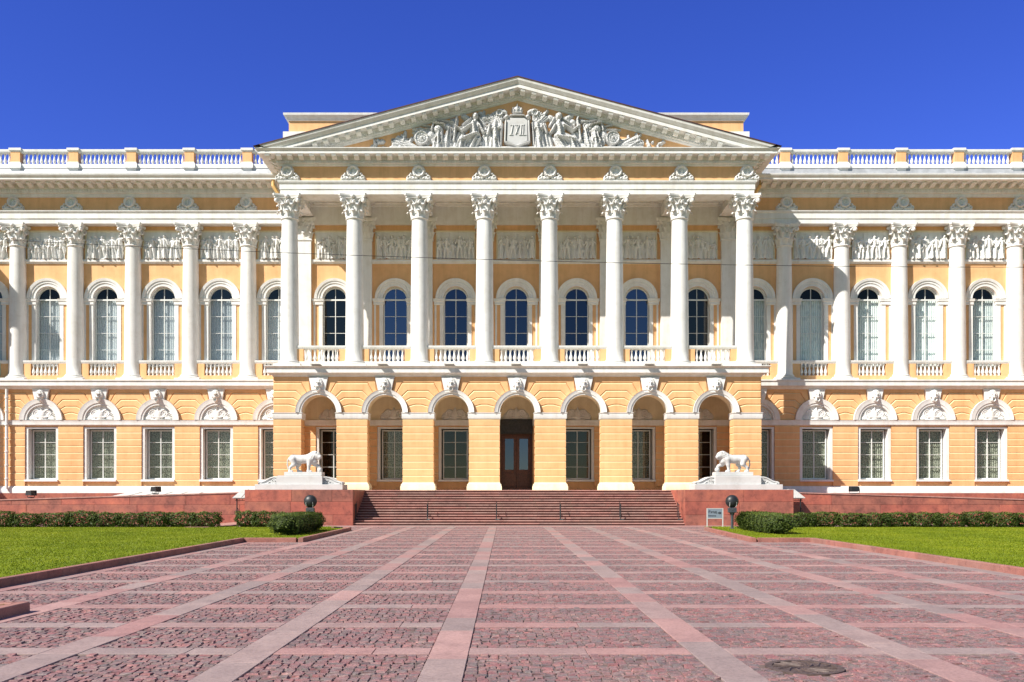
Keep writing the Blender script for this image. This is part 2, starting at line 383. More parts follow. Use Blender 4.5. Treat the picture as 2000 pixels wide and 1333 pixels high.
# ---- relief heightfields: shapes are bumps in the XZ plane
def hf_eval(shapes, X, Z):
    H = np.zeros_like(X)
    for s in shapes:
        k = s[0]
        if k == 'e':                                                # ellipse bump: cx cz rx rz h rot
            _, cx, cz, rx, rz, h, rot = s
            dx, dz = X - cx, Z - cz; c_, s_ = cos(rot), sin(rot)
            u = (dx * c_ + dz * s_) / rx; w = (-dx * s_ + dz * c_) / rz
            H = np.maximum(H, h * np.sqrt(np.clip(1 - u * u - w * w, 0, 1)))
        elif k == 'c':                                              # tapered capsule x0 z0 r0 x1 z1 r1 h folds
            _, x0, z0, r0, x1, z1, r1, h, fold = s
            dx, dz = x1 - x0, z1 - z0; L2 = dx * dx + dz * dz + 1e-9
            t = np.clip(((X - x0) * dx + (Z - z0) * dz) / L2, 0, 1)
            px, pz = X - (x0 + t * dx), Z - (z0 + t * dz); d = np.sqrt(px * px + pz * pz); r = r0 + (r1 - r0) * t
            q = np.sqrt(np.clip(1 - (d / r) ** 2, 0, 1))
            if fold:
                side = (px * dz - pz * dx) / math.sqrt(L2)
                q = q * (1 + 0.28 * np.sin(side / r * fold + t * 2.0))
            H = np.maximum(H, h * q)
        elif k == 'r':                                              # ring cx cz R w h
            _, cx, cz, R, w, h = s
            d = np.abs(np.sqrt((X - cx) ** 2 + (Z - cz) ** 2) - R)
            H = np.maximum(H, h * np.sqrt(np.clip(1 - (d / w) ** 2, 0, 1)))
        elif k == 'd':                                              # flat disc / ellipse plate
            _, cx, cz, rx, rz, h = s
            q = ((X - cx) / rx) ** 2 + ((Z - cz) / rz) ** 2
            H = np.maximum(H, h * np.clip((1 - q) * 5, 0, 1))
        elif k == 'n':                                              # dent
            _, cx, cz, rx, rz, h = s
            q = ((X - cx) / rx) ** 2 + ((Z - cz) / rz) ** 2
            H = H - h * np.clip(1 - q, 0, 1)
        elif k == 'p':                                              # convex plate from half planes: list of (x,z)
            _, poly, h, soft = s
            dmin = np.full_like(X, 1e9); n = len(poly)
            A = sum(poly[i][0] * poly[(i + 1) % n][1] - poly[(i + 1) % n][0] * poly[i][1] for i in range(n)); sg = 1 if A > 0 else -1
            for i in range(n):
                (ax, az), (bx, bz) = poly[i], poly[(i + 1) % n]; ex, ez = bx - ax, bz - az; L = math.hypot(ex, ez)
                dmin = np.minimum(dmin, sg * (ex * (Z - az) - ez * (X - ax)) / L)
            H = np.maximum(H, h * np.clip(dmin / soft, 0, 1))
    return H
def hfield(name, shapes, x0, x1, z0, z1, nx, nz, mat, base=0.0, cut=True, ripple=0.0):
    xs = np.linspace(x0, x1, nx + 1); zs = np.linspace(z0, z1, nz + 1); X, Z = np.meshgrid(xs, zs)
    H = hf_eval(shapes, X, Z)
    if ripple: H = H * (1 + ripple * np.sin(X * 47 + Z * 13) * np.sin(Z * 39 - X * 21))
    V = np.stack([X, -np.maximum(H, base if not cut else 0), Z], -1).reshape(-1, 3)
    i = np.arange(nz)[:, None] * (nx + 1) + np.arange(nx)[None, :]
    Fq = np.stack([i, i + 1, i + nx + 2, i + nx + 1], -1).reshape(-1, 4)
    if cut:
        Hm = H.reshape(-1)[Fq].max(1); Fq = Fq[Hm > 0.004]
        used = np.unique(Fq); re = np.zeros(len(V), dtype=np.int64); re[used] = np.arange(len(used)); V = V[used]; Fq = re[Fq]
    return grid_mesh(name, V, Fq, mat, np.full(len(Fq), 0.5))
def figure(cx, z, h, seed, d=0.26):                                 # a draped standing figure in relief
    r = random.Random(seed); lean = r.uniform(-0.06, 0.06) * h; w = h * r.uniform(0.13, 0.17)
    top = z + h; s = []
    s.append(('e', cx + lean, top - 0.075 * h, 0.058 * h, 0.078 * h, d * 1.05, 0))
    s.append(('c', cx + lean * 0.9, top - 0.22 * h, 0.105 * h, cx + lean * 0.5, z + 0.5 * h, 0.085 * h, d, 0))
    if r.random() < 0.65:
        s.append(('c', cx + lean * 0.5, z + 0.55 * h, 0.1 * h, cx + r.uniform(-.04, .04) * h, z + 0.02 * h, w, d * 0.95, 7))
    else:
        for q in (-1, 1):
            k = cx + q * 0.07 * h; ft = cx + q * r.uniform(0.06, 0.16) * h
            s.append(('c', k, z + 0.5 * h, 0.075 * h, (k + ft) / 2, z + 0.27 * h, 0.06 * h, d * 0.9, 0))
            s.append(('c', (k + ft) / 2, z + 0.27 * h, 0.055 * h, ft, z + 0.02 * h, 0.04 * h, d * 0.8, 0))
    for q in (-1, 1):
        ex = cx + lean + q * r.uniform(0.13, 0.2) * h; ez = top - r.uniform(0.3, 0.45) * h
        hx = ex + q * r.uniform(-0.12, 0.14) * h; hz = ez + r.uniform(-0.16, 0.22) * h
        s.append(('c', cx + lean + q * 0.09 * h, top - 0.2 * h, 0.05 * h, ex, ez, 0.042 * h, d * 0.95, 0))
        s.append(('c', ex, ez, 0.042 * h, hx, hz, 0.032 * h, d * 0.9, 0))
    return s

# ---- smooth-union bodies polygonised by surface nets
def surface_net(f, lo, hi, h):
    ax = [np.arange(lo[i], hi[i] + h, h) for i in range(3)]
    X, Y, Z = np.meshgrid(*ax, indexing='ij'); D = f(X, Y, Z); nx, ny, nz = D.shape
    S = D < 0
    off = [(i, j, k) for i in (0, 1) for j in (0, 1) for k in (0, 1)]
    cn = np.stack([S[i:nx - 1 + i, j:ny - 1 + j, k:nz - 1 + k] for i, j, k in off], 0); sm = cn.sum(0)
    act = (sm > 0) & (sm < 8); idx = -np.ones(act.shape, dtype=np.int64); idx[act] = np.arange(act.sum())
    acc = np.zeros((act.sum(), 3)); cnt = np.zeros(act.sum()); a = np.argwhere(act)
    for u, o1 in enumerate(off):
        for o2 in off[u + 1:]:
            if sum(abs(p - q) for p, q in zip(o1, o2)) != 1: continue
            d1 = D[a[:, 0] + o1[0], a[:, 1] + o1[1], a[:, 2] + o1[2]]; d2 = D[a[:, 0] + o2[0], a[:, 1] + o2[1], a[:, 2] + o2[2]]
            x = (d1 < 0) != (d2 < 0); t = np.where(x, d1 / np.where(np.abs(d1 - d2) < 1e-12, 1, d1 - d2), 0)
            p = np.array(o1)[None] + t[:, None] * (np.array(o2) - np.array(o1))[None]
            acc[x] += p[x]; cnt[x] += 1
    V = np.array(lo)[None] + (a + acc / cnt[:, None]) * h
    Q = []
    for d in range(3):
        sl = [slice(1, n - 1) for n in D.shape]; s0 = list(sl); s0[d] = slice(0, D.shape[d] - 1); s1 = list(sl); s1[d] = slice(1, D.shape[d])
        e = np.argwhere(S[tuple(s0)] != S[tuple(s1)]); base = np.array([1, 1, 1]); base[d] = 0; e = e + base
        u, v = (d + 1) % 3, (d + 2) % 3; cells = []
        for du, dv in ((-1, -1), (0, -1), (0, 0), (-1, 0)):
            c = e.copy(); c[:, u] += du; c[:, v] += dv; cells.append(idx[c[:, 0], c[:, 1], c[:, 2]])
        q = np.stack(cells, 1); inside = S[e[:, 0], e[:, 1], e[:, 2]]; q[~inside] = q[~inside][:, ::-1]
        Q.append(q[(q >= 0).all(1)])
    return V, np.concatenate(Q)
def cone_d(X, Y, Z, a, ra, b, rb):
    a = np.array(a); b = np.array(b); ab = b - a; L2 = (ab ** 2).sum() + 1e-9
    t = np.clip(((X - a[0]) * ab[0] + (Y - a[1]) * ab[1] + (Z - a[2]) * ab[2]) / L2, 0, 1)
    return np.sqrt((X - a[0] - t * ab[0]) ** 2 + (Y - a[1] - t * ab[1]) ** 2 + (Z - a[2] - t * ab[2]) ** 2) - (ra + (rb - ra) * t)
def smin(a, b, k):
    h = np.clip(0.5 + 0.5 * (b - a) / k, 0, 1); return b * (1 - h) + a * h - k * h * (1 - h)

# ------------------------------------------------------------------ dimensions (metres; x is measured from the palace axis)
CX = 0.78
YA, YC, YG, YU = 53.0, 54.0, 57.2, 58.0          # arcade face, portico column axis, ground wall, upper wall
ZP = 1.86
SB = 3.905                                       # portico bay
SW = 3.71                                        # wing bay
PORT_COL = [SB * (i - 3.5) for i in range(8)]
PORT_BAY = [SB * (i - 3) for i in range(7)]
WING_COL = [17.24 + SW * k for k in range(6)]
WING_BAY = [15.39 + SW * k for k in range(6)]
WX = 39.2                                        # wings end here against the side pavilions

palace = empty("palace", "long yellow palace with white columned portico, carved pediment and balustraded wings", "palace", (CX, 55, 0))
OFF = (0, -55, 0)
def part(mb, name, mats, loc=OFF, parent=None, **kw): return mb.build(name, mats, parent or palace, loc=loc, **kw)

# zigzag profile of banded courses between z0 and z1: list of (out, z)
JOINT = lambda k: 3 if k % 4 == 2 else 0                            # upper arris of each course, coloured paler as its sunlit line
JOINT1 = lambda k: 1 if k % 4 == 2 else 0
def courses(z0, z1, n, g=0.012, dep=0.035):
    h = (z1 - z0) / n; p = []
    for k in range(n):
        a, b = z0 + k * h, z0 + (k + 1) * h
        p += [(-dep, a), (0, a + g), (0, b - 0.062), (-dep, b - 0.004)]
    return p
def arc(cx, cz, r, a0, a1, n): return [(cx + r * cos(a0 + (a1 - a0) * k / n), cz + r * sin(a0 + (a1 - a0) * k / n)) for k in range(n + 1)]
def wall_arch(mb, x0, x1, z0, z1, yf, yb, xc, hw, zb, zs, mat=0, n=20, reveal_mat=None, r=None):
    """flat wall piece with a round-headed opening; reveals run from yf to yb"""
    if zb > z0: mb.add([(x0, yf, z0), (x1, yf, z0), (x1, yf, zb), (x0, yf, zb)], [(0, 1, 2, 3)], mat)
    mb.add([(x0, yf, zb), (xc - hw, yf, zb), (xc - hw, yf, zs), (x0, yf, zs)], [(0, 1, 2, 3)], mat)
    mb.add([(xc + hw, yf, zb), (x1, yf, zb), (x1, yf, zs), (xc + hw, yf, zs)], [(0, 1, 2, 3)], mat)
    A = arc(xc, zs, hw, PI, 0, n)
    mb.add([(x0, yf, zs), (xc - hw, yf, zs), (xc - hw, yf, z1), (x0, yf, z1)], [(0, 1, 2, 3)], mat)
    mb.add([(xc + hw, yf, zs), (x1, yf, zs), (x1, yf, z1), (xc + hw, yf, z1)], [(0, 1, 2, 3)], mat)
    for p, q in zip(A, A[1:]): mb.add([(p[0], yf, p[1]), (q[0], yf, q[1]), (q[0], yf, z1), (p[0], yf, z1)], [(0, 1, 2, 3)], mat)
    rm = mat if reveal_mat is None else reveal_mat
    edge = [(xc - hw, zb)] + A + [(xc + hw, zb)]
    for p, q in zip(edge, edge[1:]): mb.add([(p[0], yf, p[1]), (q[0], yf, q[1]), (q[0], yb, q[1]), (p[0], yb, p[1])], [(0, 1, 2, 3)], rm)
    if zs - zb > 0.1: mb.add([(xc - hw, yf, zb), (xc + hw, yf, zb), (xc + hw, yb, zb), (xc - hw, yb, zb)], [(0, 1, 2, 3)], rm)
def wall_rect(mb, x0, x1, z0, z1, yf, yb, xa, xb, za, zb, mat=0, rm=None):
    rm = mat if rm is None else rm
    for a, b, c, d in ((x0, xa, z0, z1), (xb, x1, z0, z1), (xa, xb, z0, za), (xa, xb, zb, z1)):
        if b - a > 1e-6 and d - c > 1e-6: mb.add([(a, yf, c), (b, yf, c), (b, yf, d), (a, yf, d)], [(0, 1, 2, 3)], mat)
    e = [(xa, za), (xb, za), (xb, zb), (xa, zb)]
    for i in range(4):
        p, q = e[i], e[(i + 1) % 4]
        mb.add([(p[0], yf, p[1]), (q[0], yf, q[1]), (q[0], yb, q[1]), (p[0], yb, p[1])], [(0, 1, 2, 3)], rm)
def ring_arch(mb, xc, zc, ri, ro, yf, yb, mat=0, n=24, steps=None):  # half ring moulding with an optional stepped profile [(r, y)]
    prof = steps or [(ri, yb), (ri, yf), (ro, yf), (ro, yb)]
    v = []; m = len(prof)
    for k in range(n + 1):
        a = PI * k / n
        for r, y in prof: v.append((xc + r * cos(a), y, zc + r * sin(a)))
    f = [(k * m + j, k * m + j + 1, (k + 1) * m + j + 1, (k + 1) * m + j) for k in range(n) for j in range(m - 1)]
    mb.add(v, f, mat)

# voussoir-jointed blocks between arches
ANG = [0, 15, 30, 44, 60]
def voussoirs(mb, centres, xa, xb, zs, R, ztop, key_hw, yb, yf, mat=0, gap=0.03):
    dz = [0.0, R * 0.35, R * 0.635, R * 0.95, R * 1.28]
    zl = [zs + d for d in dz]
    def side(xc, q, k):                                             # polyline of joint k beside arch xc on side q (+1 right)
        th = math.radians(ANG[k])
        if k == 0: return [(xc + q * R, zs)]
        return [(xc + q * R * cos(th), zs + R * sin(th)), (xc + q * dz[k] / math.tan(th), zl[k])]
    edges = [None] + list(centres) + [None]
    for L, Rr in zip(edges, edges[1:]):
        for k in range(5):
            low, up = [], []
            z0 = zl[k]; z1 = zl[k + 1] if k < 4 else ztop
            if L is None: lo_l, up_l, arc_l = [(xa, z0)], [(xa, z1)], []
            else:
                lo_l = side(L, 1, k)
                if k < 4:
                    up_l = side(L, 1, k + 1)
                    arc_l = arc(L, zs, R, math.radians(ANG[k]), math.radians(ANG[k + 1]), 4)[1:-1]
                else:
                    up_l = [(L + R * 0.36 * 1.0, zs + R * 0.935), (L + key_hw, ztop)]; arc_l = arc(L, zs, R, math.radians(60), math.radians(69), 2)[1:-1]
            if Rr is None: lo_r, up_r, arc_r = [(xb, z0)], [(xb, z1)], []
            else:
                lo_r = side(Rr, -1, k)
                if k < 4:
                    up_r = side(Rr, -1, k + 1)
                    arc_r = arc(Rr, zs, R, PI - math.radians(ANG[k]), PI - math.radians(ANG[k + 1]), 4)[1:-1]
                else:
                    up_r = [(Rr - R * 0.36, zs + R * 0.935), (Rr - key_hw, ztop)]; arc_r = arc(Rr, zs, R, PI - math.radians(60), PI - math.radians(69), 2)[1:-1]
            # polygon: bottom left->right along the lower joint, up the right arch, back along the upper joint, down the left arch
            poly = lo_l + lo_r[::-1] + arc_r + up_r + up_l[::-1] + arc_l[::-1]
            cl = []
            for p in poly:
                if not cl or math.hypot(p[0] - cl[-1][0], p[1] - cl[-1][1]) > 1e-4: cl.append(p)
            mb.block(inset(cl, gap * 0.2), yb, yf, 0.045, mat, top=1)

# ------------------------------------------------------------------ ornaments (built once, then copied)
def lion_mask_mesh():
    s = []
    for k in range(13):                                             # mane locks
        a = -0.35 + k * (PI + 0.7) / 12
        s.append(('e', 0.24 * cos(a), 0.45 + 0.27 * sin(a), 0.085, 0.075, 0.17, a))
    s += [('e', 0, 0.42, 0.225, 0.31, 0.25, 0), ('e', 0, 0.30, 0.13, 0.13, 0.33, 0), ('c', 0, 0.52, 0.05, 0, 0.36, 0.07, 0.36, 0),
          ('e', -0.085, 0.535, 0.085, 0.04, 0.31, 0.3), ('e', 0.085, 0.535, 0.085, 0.04, 0.31, -0.3),
          ('e', -0.07, 0.31, 0.08, 0.06, 0.35, 0), ('e', 0.07, 0.31, 0.08, 0.06, 0.35, 0), ('r', 0, 0.16, 0.12, 0.035, 0.30),
          ('n', -0.085, 0.475, 0.05, 0.035, 0.12), ('n', 0.085, 0.475, 0.05, 0.035, 0.12), ('n', 0, 0.22, 0.10, 0.05, 0.18),
          ('e', 0, 0.66, 0.2, 0.1, 0.2, 0)]
    return hfield("lion_mask", s, -0.36, 0.36, 0, 0.8, 36, 40, M['white'], ripple=0.08)
ME_MASK = lion_mask_mesh()
def medallion_mesh():
    s = [('r', 0, 0.50, 0.27, 0.085, 0.18), ('d', 0, 0.50, 0.24, 0.24, 0.02), ('e', 0, 0.55, 0.08, 0.10, 0.10, 0), ('e', 0, 0.42, 0.14, 0.05, 0.09, 0)]
    for k in range(14): a = 2 * PI * k / 14; s.append(('e', 0.275 * cos(a), 0.50 + 0.275 * sin(a), 0.075, 0.05, 0.2, a + 0.9))
    for q in (-1, 1):
        s += [('c', q * 0.08, 0.12, 0.06, q * 0.6, 0.06, 0.05, 0.12, 0), ('c', q * 0.40, 0.12, 0.06, q * 0.50, 0.28, 0.05, 0.12, 0),
              ('r', q * 0.52, 0.17, 0.08, 0.04, 0.14), ('e', q * 0.27, 0.12, 0.09, 0.08, 0.16, 0), ('e', q * 0.42, 0.36, 0.07, 0.09, 0.14, 0.6 * q), ('c', q * 0.3, 0.2, 0.06, q * 0.55, 0.1, 0.05, 0.13, 0)]
    s += [('c', -0.6, 0.025, 0.04, 0.6, 0.025, 0.04, 0.08, 0)]
    return hfield("medallion", s, -0.68, 0.68, 0, 0.86, 56, 36, M['white'], ripple=0.12)
ME_MEDAL = medallion_mesh()
def lunette_mesh(R):
    s = [('e', 0, 0.2, 0.26, 0.5, 0.26, 0), ('c', 0, 0.62, 0.05, 0, 0.78, 0.025, 0.2, 0), ('c', -0.34, 0.16, 0.05, 0.34, 0.16, 0.05, 0.27, 0)]
    for q in (-1, 1):
        s += [('r', q * 0.36, 0.42, 0.21, 0.045, 0.15), ('d', q * 0.36, 0.42, 0.2, 0.2, 0.07), ('r', q * 0.36, 0.42, 0.1, 0.03, 0.13)]
        for k in range(4):
            a = 0.15 + 0.28 * k
            s.append(('c', q * 0.42, 0.12, 0.035, q * (0.42 + 0.42 * cos(a)), 0.08 + 0.42 * sin(a), 0.04, 0.13, 0))
        s += [('e', q * 0.66, 0.12, 0.14, 0.1, 0.16, 0)]
    s += [('c', -0.75, 0.06, 0.06, 0.75, 0.06, 0.06, 0.16, 0), ('c', -0.4, 0.02, 0.09, 0.4, 0.02, 0.09, 0.2, 9)]
    xs = hfield("lunette_relief", s, -R, R, 0, R, 64, 34, M['white'], ripple=0.05); return xs
def frieze_mesh(seed, w, h):
    r = random.Random(seed); s = []; n = r.choice((6, 7, 7)); x = -w / 2 + 0.17
    for k in range(n):
        fx = -w / 2 + 0.2 + (w - 0.4) * k / (n - 1) + r.uniform(-0.07, 0.07); fh = h * r.choice((0.86, 0.82, 0.78, 0.62, 0.84))
        s += figure(fx, 0.02, fh, seed * 31 + k, 0.30 if k % 2 else 0.22)
        if r.random() < 0.35: s.append(('c', fx + 0.15, 0.05, 0.018, fx + r.uniform(0.15, 0.3), h * 0.93, 0.015, 0.08, 0))
        if r.random() < 0.3: s.append(('e', fx + 0.17, h * 0.3, 0.13, 0.13, 0.12, 0))
    s.append(('c', -w / 2, 0, 0.06, w / 2, 0, 0.06, 0.1, 0))
    return hfield("frieze_panel", s, -w / 2, w / 2, 0, h, 84, 60, M['white'], base=0.0, cut=False, ripple=0.06)
def capital_mesh():
    b = MB()
    b.lathe([(0.46, -0.02), (0.52, 0.0), (0.54, 0.04), (0.52, 0.08), (0.47, 0.1), (0.47, 0.5), (0.5, 0.85), (0.6, 1.13), (0.62, 1.16)], 24, cap=False)
    def leaf(phi, z0, zt, r0, w, out):
        P = [(r0, z0), (r0 + 0.04, z0 + (zt - z0) * 0.4), (r0 + 0.07, z0 + (zt - z0) * 0.72), (r0 + 0.15 * out, zt), (r0 + 0.25 * out, zt - 0.02), (r0 + 0.29 * out, zt - 0.10), (r0 + 0.24 * out, zt - 0.15)]
        W = [w, w * 1.08, w * 1.0, w * 0.9, w * 0.75, w * 0.55, w * 0.2]; v = []; f = []
        for (r, z), ww in zip(P, W):
            for q, br in ((-1, -0.05), (-0.55, 0.01), (0, 0.035), (0.55, 0.01), (1, -0.05)):
                a = phi + q * ww / r / 2.0; rr = r + br * (ww / w)
                v.append((rr * cos(a), rr * sin(a), z))
        for i in range(len(P) - 1):
            for j in range(4): f.append((i * 5 + j, i * 5 + j + 1, i * 5 + 6 + j, i * 5 + 5 + j))
        b.add(v, f)
    for k in range(8): leaf(2 * PI * k / 8, 0.09, 0.50, 0.48, 0.34, 1.0)
    for k in range(8): leaf(2 * PI * (k + 0.5) / 8, 0.3, 0.86, 0.49, 0.34, 1.0)
    for k in range(4):
        a = PI / 4 + k * PI / 2; d = Vector((cos(a), sin(a), 0)); t = Vector((-sin(a), cos(a), 0))
        for q in (-1, 1):
            pts = [d * 0.5 + t * q * 0.22 + Vector((0, 0, 0.72)), d * 0.62 + t * q * 0.15 + Vector((0, 0, 0.95)), d * 0.8 + t * q * 0.08 + Vector((0, 0, 1.12)), d * 0.95 + t * q * 0.05 + Vector((0, 0, 1.1))]
            b.tube(pts, [0.05, 0.055, 0.06, 0.05], 6)
        c = d * 0.88 + Vector((0, 0, 1.03))
        for q in (-1, 1):                                            # volute disc and eye
            v = []; n = 14
            for rr, oo in ((0.135, 0.0), (0.135, 0.07), (0.09, 0.10), (0.05, 0.07), (0.035, 0.11)):
                for i in range(n):
                    an = 2 * PI * i / n; v.append(tuple(c + d * rr * cos(an) + Vector((0, 0, 1)) * rr * sin(an) + t * q * oo))
            b.add(v, [(i * n + j, i * n + (j + 1) % n, (i + 1) * n + (j + 1) % n, (i + 1) * n + j) for i in range(4) for j in range(n)] + [tuple(4 * n + j for j in range(n))])
        a2 = k * PI / 2; d2 = Vector((cos(a2), sin(a2), 0)); t2 = Vector((-sin(a2), cos(a2), 0))
        for q in (-1, 1):                                            # small inner scrolls
            b.tube([d2 * 0.52 + t2 * q * 0.2 + Vector((0, 0, 0.8)), d2 * 0.6 + t2 * q * 0.13 + Vector((0, 0, 1.0)), d2 * 0.66 + t2 * q * 0.06 + Vector((0, 0, 1.08)), d2 * 0.68 + t2 * q * 0.09 + Vector((0, 0, 1.0))], 0.04, 6)
        b.ball(tuple(d2 * 0.70 + Vector((0, 0, 1.26))), (0.12, 0.12, 0.13), 10, 6)
        b.ball(tuple(d2 * 0.64 + Vector((0, 0, 0.92))), (0.07, 0.07, 0.11), 8, 6)
    out = []                                                        # concave abacus
    for k in range(4):
        a = PI / 4 + k * PI / 2; p = Vector((cos(a), sin(a))) * 1.12; tq = Vector((-sin(a), cos(a)))
        nx = Vector((cos(a + PI / 2), sin(a + PI / 2))) * 1.12
        s0 = p + tq * 0.06; s1 = nx - Vector((-sin(a + PI / 2), cos(a + PI / 2))) * 0.06
        mid = Vector((cos(a + PI / 4), sin(a + PI / 4))) * 0.66
        for i in range(9):
            u = i / 8; e = s0 * (1 - u) + s1 * u; base = (s0 + s1) / 2
            out.append(e + (mid - base) * (4 * u * (1 - u)))
    n = len(out); v = []
    for sc, z in ((0.93, 1.16), (0.93, 1.22), (0.985, 1.27), (1.0, 1.30), (1.0, 1.40)): v += [(p.x * sc, p.y * sc, z) for p in out]
    b.add(v, [(i * n + j, i * n + (j + 1) % n, (i + 1) * n + (j + 1) % n, (i + 1) * n + j) for i in range(4) for j in range(n)] + [tuple(range(n - 1, -1, -1)), tuple(4 * n + j for j in range(n))])
    return b
CAP = capital_mesh()
def make_column(h):                                                 # origin at the axis, on the floor
    rb, rt = 0.545, 0.46; zc = h - 1.40
    s = MB(); pr = []
    for k in range(15):
        t = k / 14; pr.append((rb - (rb - rt) * (t ** 1.7), 0.40 + (zc - 0.40) * t))
    pr = [(0.60, 0.36), (0.60, 0.40), (rb + 0.01, 0.46)] + pr[1:]
    s.lathe(pr, 40, cap=False)
    col = s.build("column", M['white'], palace)
    cp = link("capital", ME_CAP, col, (0, 0, zc))
    b = MB(); b.box(-0.8, 0.8, -0.8, 0.8, 0, 0.14, bev=0.01)
    b.lathe([(0.72, 0.14), (0.775, 0.17), (0.775, 0.22), (0.72, 0.25), (0.655, 0.26), (0.655, 0.28), (0.625, 0.29), (0.66, 0.31), (0.66, 0.35), (0.6, 0.37)], 40)
    b.build("base", M['white'], col)
    return col
_c = CAP.build("capital", M['white']); ME_CAP = _c.data; bpy.data.objects.remove(_c)

# baluster
def baluster_mesh(h):
    p = [(0.085, 0), (0.085, 0.07), (0.05, 0.09), (0.06, 0.13), (0.098, 0.22), (0.105, 0.30), (0.09, 0.40), (0.055, 0.56), (0.042, 0.70), (0.05, 0.80), (0.075, 0.84), (0.055, 0.88), (0.085, 0.92), (0.085, 1.0)]
    b = MB(); b.lathe([(r, z * h) for r, z in p], 12); o = b.build("baluster", M['white']); me = o.data
    bpy.data.objects.remove(o); return me
ME_BAL = baluster_mesh(0.68)

# ------------------------------------------------------------------ windows
def arched_window(kind):
    """round-headed balcony window, origin at sill centre; local y 0 is the frame plane"""
    hw, zs = 0.78, 4.32; f = MB()
    ring_arch(f, 0, zs, hw - 0.07, hw + 0.01, -0.03, 0.05, n=24)
    f.box(-hw, -hw + 0.07, -0.03, 0.05, 0, zs); f.box(hw - 0.07, hw, -0.03, 0.05, 0, zs); f.box(-hw, hw, -0.028, 0.052, 0.002, 0.09)
    f.box(-hw + 0.07, hw - 0.07, -0.04, 0.04, zs - 0.05, zs + 0.04)
    f.box(-0.022, 0.022, -0.034, 0.036, 0.09, zs - 0.05); f.box(-0.015, 0.015, -0.034, 0.036, zs + 0.04, zs + hw - 0.06)
    for k in (1, 2, 3):
        z = zs * k / 4
        for a, b in ((-hw + 0.07, -0.03), (0.03, hw - 0.07)): f.box(a, b, -0.03, 0.02, z - 0.013, z + 0.013)
    fr = f.build("window", M['frame'], palace)
    g = MB(); P = [(-hw, 0.0), (hw, 0.0)] + arc(0, zs, hw, 0, PI, 20); g.add([(x, 0.0, z) for x, z in P], [tuple(range(len(P)))])
    g.build("pane", M[{'bay': 'glass_blue', 'unlit': 'glass_dark'}.get(kind, 'glass')], fr, smooth=False)
    if kind in ('lace', 'blind'):
        c = MB(); n = 40; top = zs - 0.02; v = []
        for zz in (0, top):
            for k in range(n + 1): x = -hw + 2 * hw * k / n; v.append((x, 0.16 + 0.025 * sin(k * 1.9), zz))
        c.add(v, [(k, k + 1, n + 2 + k, n + 1 + k) for k in range(n)])
        c.build("curtain", M['lace_pale' if kind == 'lace' else 'blind'], fr)
    return fr
def ground_window(kind):
    """tall rectangular window, origin at sill centre"""
    hw, h = 0.80, 3.16; f = MB()
    f.box(-hw, -hw + 0.07, -0.03, 0.05, 0, h); f.box(hw - 0.07, hw, -0.03, 0.05, 0, h)
    f.box(-hw + 0.07, hw - 0.07, -0.03, 0.05, 0, 0.08); f.box(-hw + 0.07, hw - 0.07, -0.03, 0.05, h - 0.08, h)
    f.box(-0.024, 0.024, -0.035, 0.04, 0.08, h - 0.08)
    for k in (1, 2, 3):
        z = h * k / 4
        for a, b in ((-hw + 0.07, -0.024), (0.024, hw - 0.07)): f.box(a, b, -0.025, 0.02, z - 0.013, z + 0.013)
    fr = f.build("window", M['frame'], palace)
    g = MB(); g.add([(-hw, 0, 0), (hw, 0, 0), (hw, 0, h), (-hw, 0, h)], [(0, 1, 2, 3)])
    g.build("pane", M['glass'], fr, smooth=False)
    if kind == 'lace':
        c = MB(); n = 36; v = []
        for zz in (0, h):
            for k in range(n + 1): v.append((-hw + 2 * hw * k / n, 0.2 + 0.03 * sin(k * 2.1), zz))
        c.add(v, [(k, k + 1, n + 2 + k, n + 1 + k) for k in range(n)])
        c.build("curtain", M['lace_dark'], fr)
    return fr

# ------------------------------------------------------------------ palace: ground storey wall
ZG0, ZS0, ZS1, ZLG = 1.70, 6.0, 6.34, 8.42
WZ0, WZ1 = 2.56, 5.79
bays = sorted([-x for x in WING_BAY] + PORT_BAY + WING_BAY)
w = MB()
edges_x = [-WX] + [(a + b) / 2 for a, b in zip(bays, bays[1:])] + [WX]
for i, xc in enumerate(bays):
    x0, x1 = edges_x[i], edges_x[i + 1]; door = abs(xc) < 0.1
    hw = 0.93 if not door else 1.04; za = WZ0 if not door else ZP; zb = WZ1 if not door else 6.0
    wall_rect(w, x0, x1, ZG0, 8.9, YG + 0.12, YG + 0.62, xc - hw, xc + hw, za, zb, 0, 1 if not door else 2)
    for a, b in ((x0, xc - 1.06), (xc + 1.06, x1)):                  # banded piers between the windows
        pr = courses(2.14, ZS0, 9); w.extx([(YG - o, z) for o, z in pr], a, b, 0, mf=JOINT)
        for xx in (a, b):
            if abs(xx - xc) < 1.2: w.add([(xx, YG + 0.03, 2.14), (xx, YG + 0.12, 2.14), (xx, YG + 0.12, ZS0), (xx, YG + 0.03, ZS0)], [(0, 1, 2, 3)], 0)
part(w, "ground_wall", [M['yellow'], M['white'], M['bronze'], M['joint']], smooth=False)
for sgn in (-1, 1):
    v1 = MB()
    cs = [sgn * x for x in WING_BAY]; cs.sort(); xa, xb = (-WX, -13.9) if sgn < 0 else (13.9, WX)
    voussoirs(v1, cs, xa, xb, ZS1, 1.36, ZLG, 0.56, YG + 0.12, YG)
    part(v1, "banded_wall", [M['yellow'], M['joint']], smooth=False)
for x0, x1 in ((-WX, -14.36), (14.36, WX)):
    b = MB(); b.extx([(YG + 0.1, 1.70), (YG - 0.10, 1.70), (YG - 0.10, 1.98), (YG - 0.06, 2.05), (YG - 0.02, 2.14), (YG + 0.1, 2.14)], x0, x1)
    part(b, "wall_base", [M['white']])
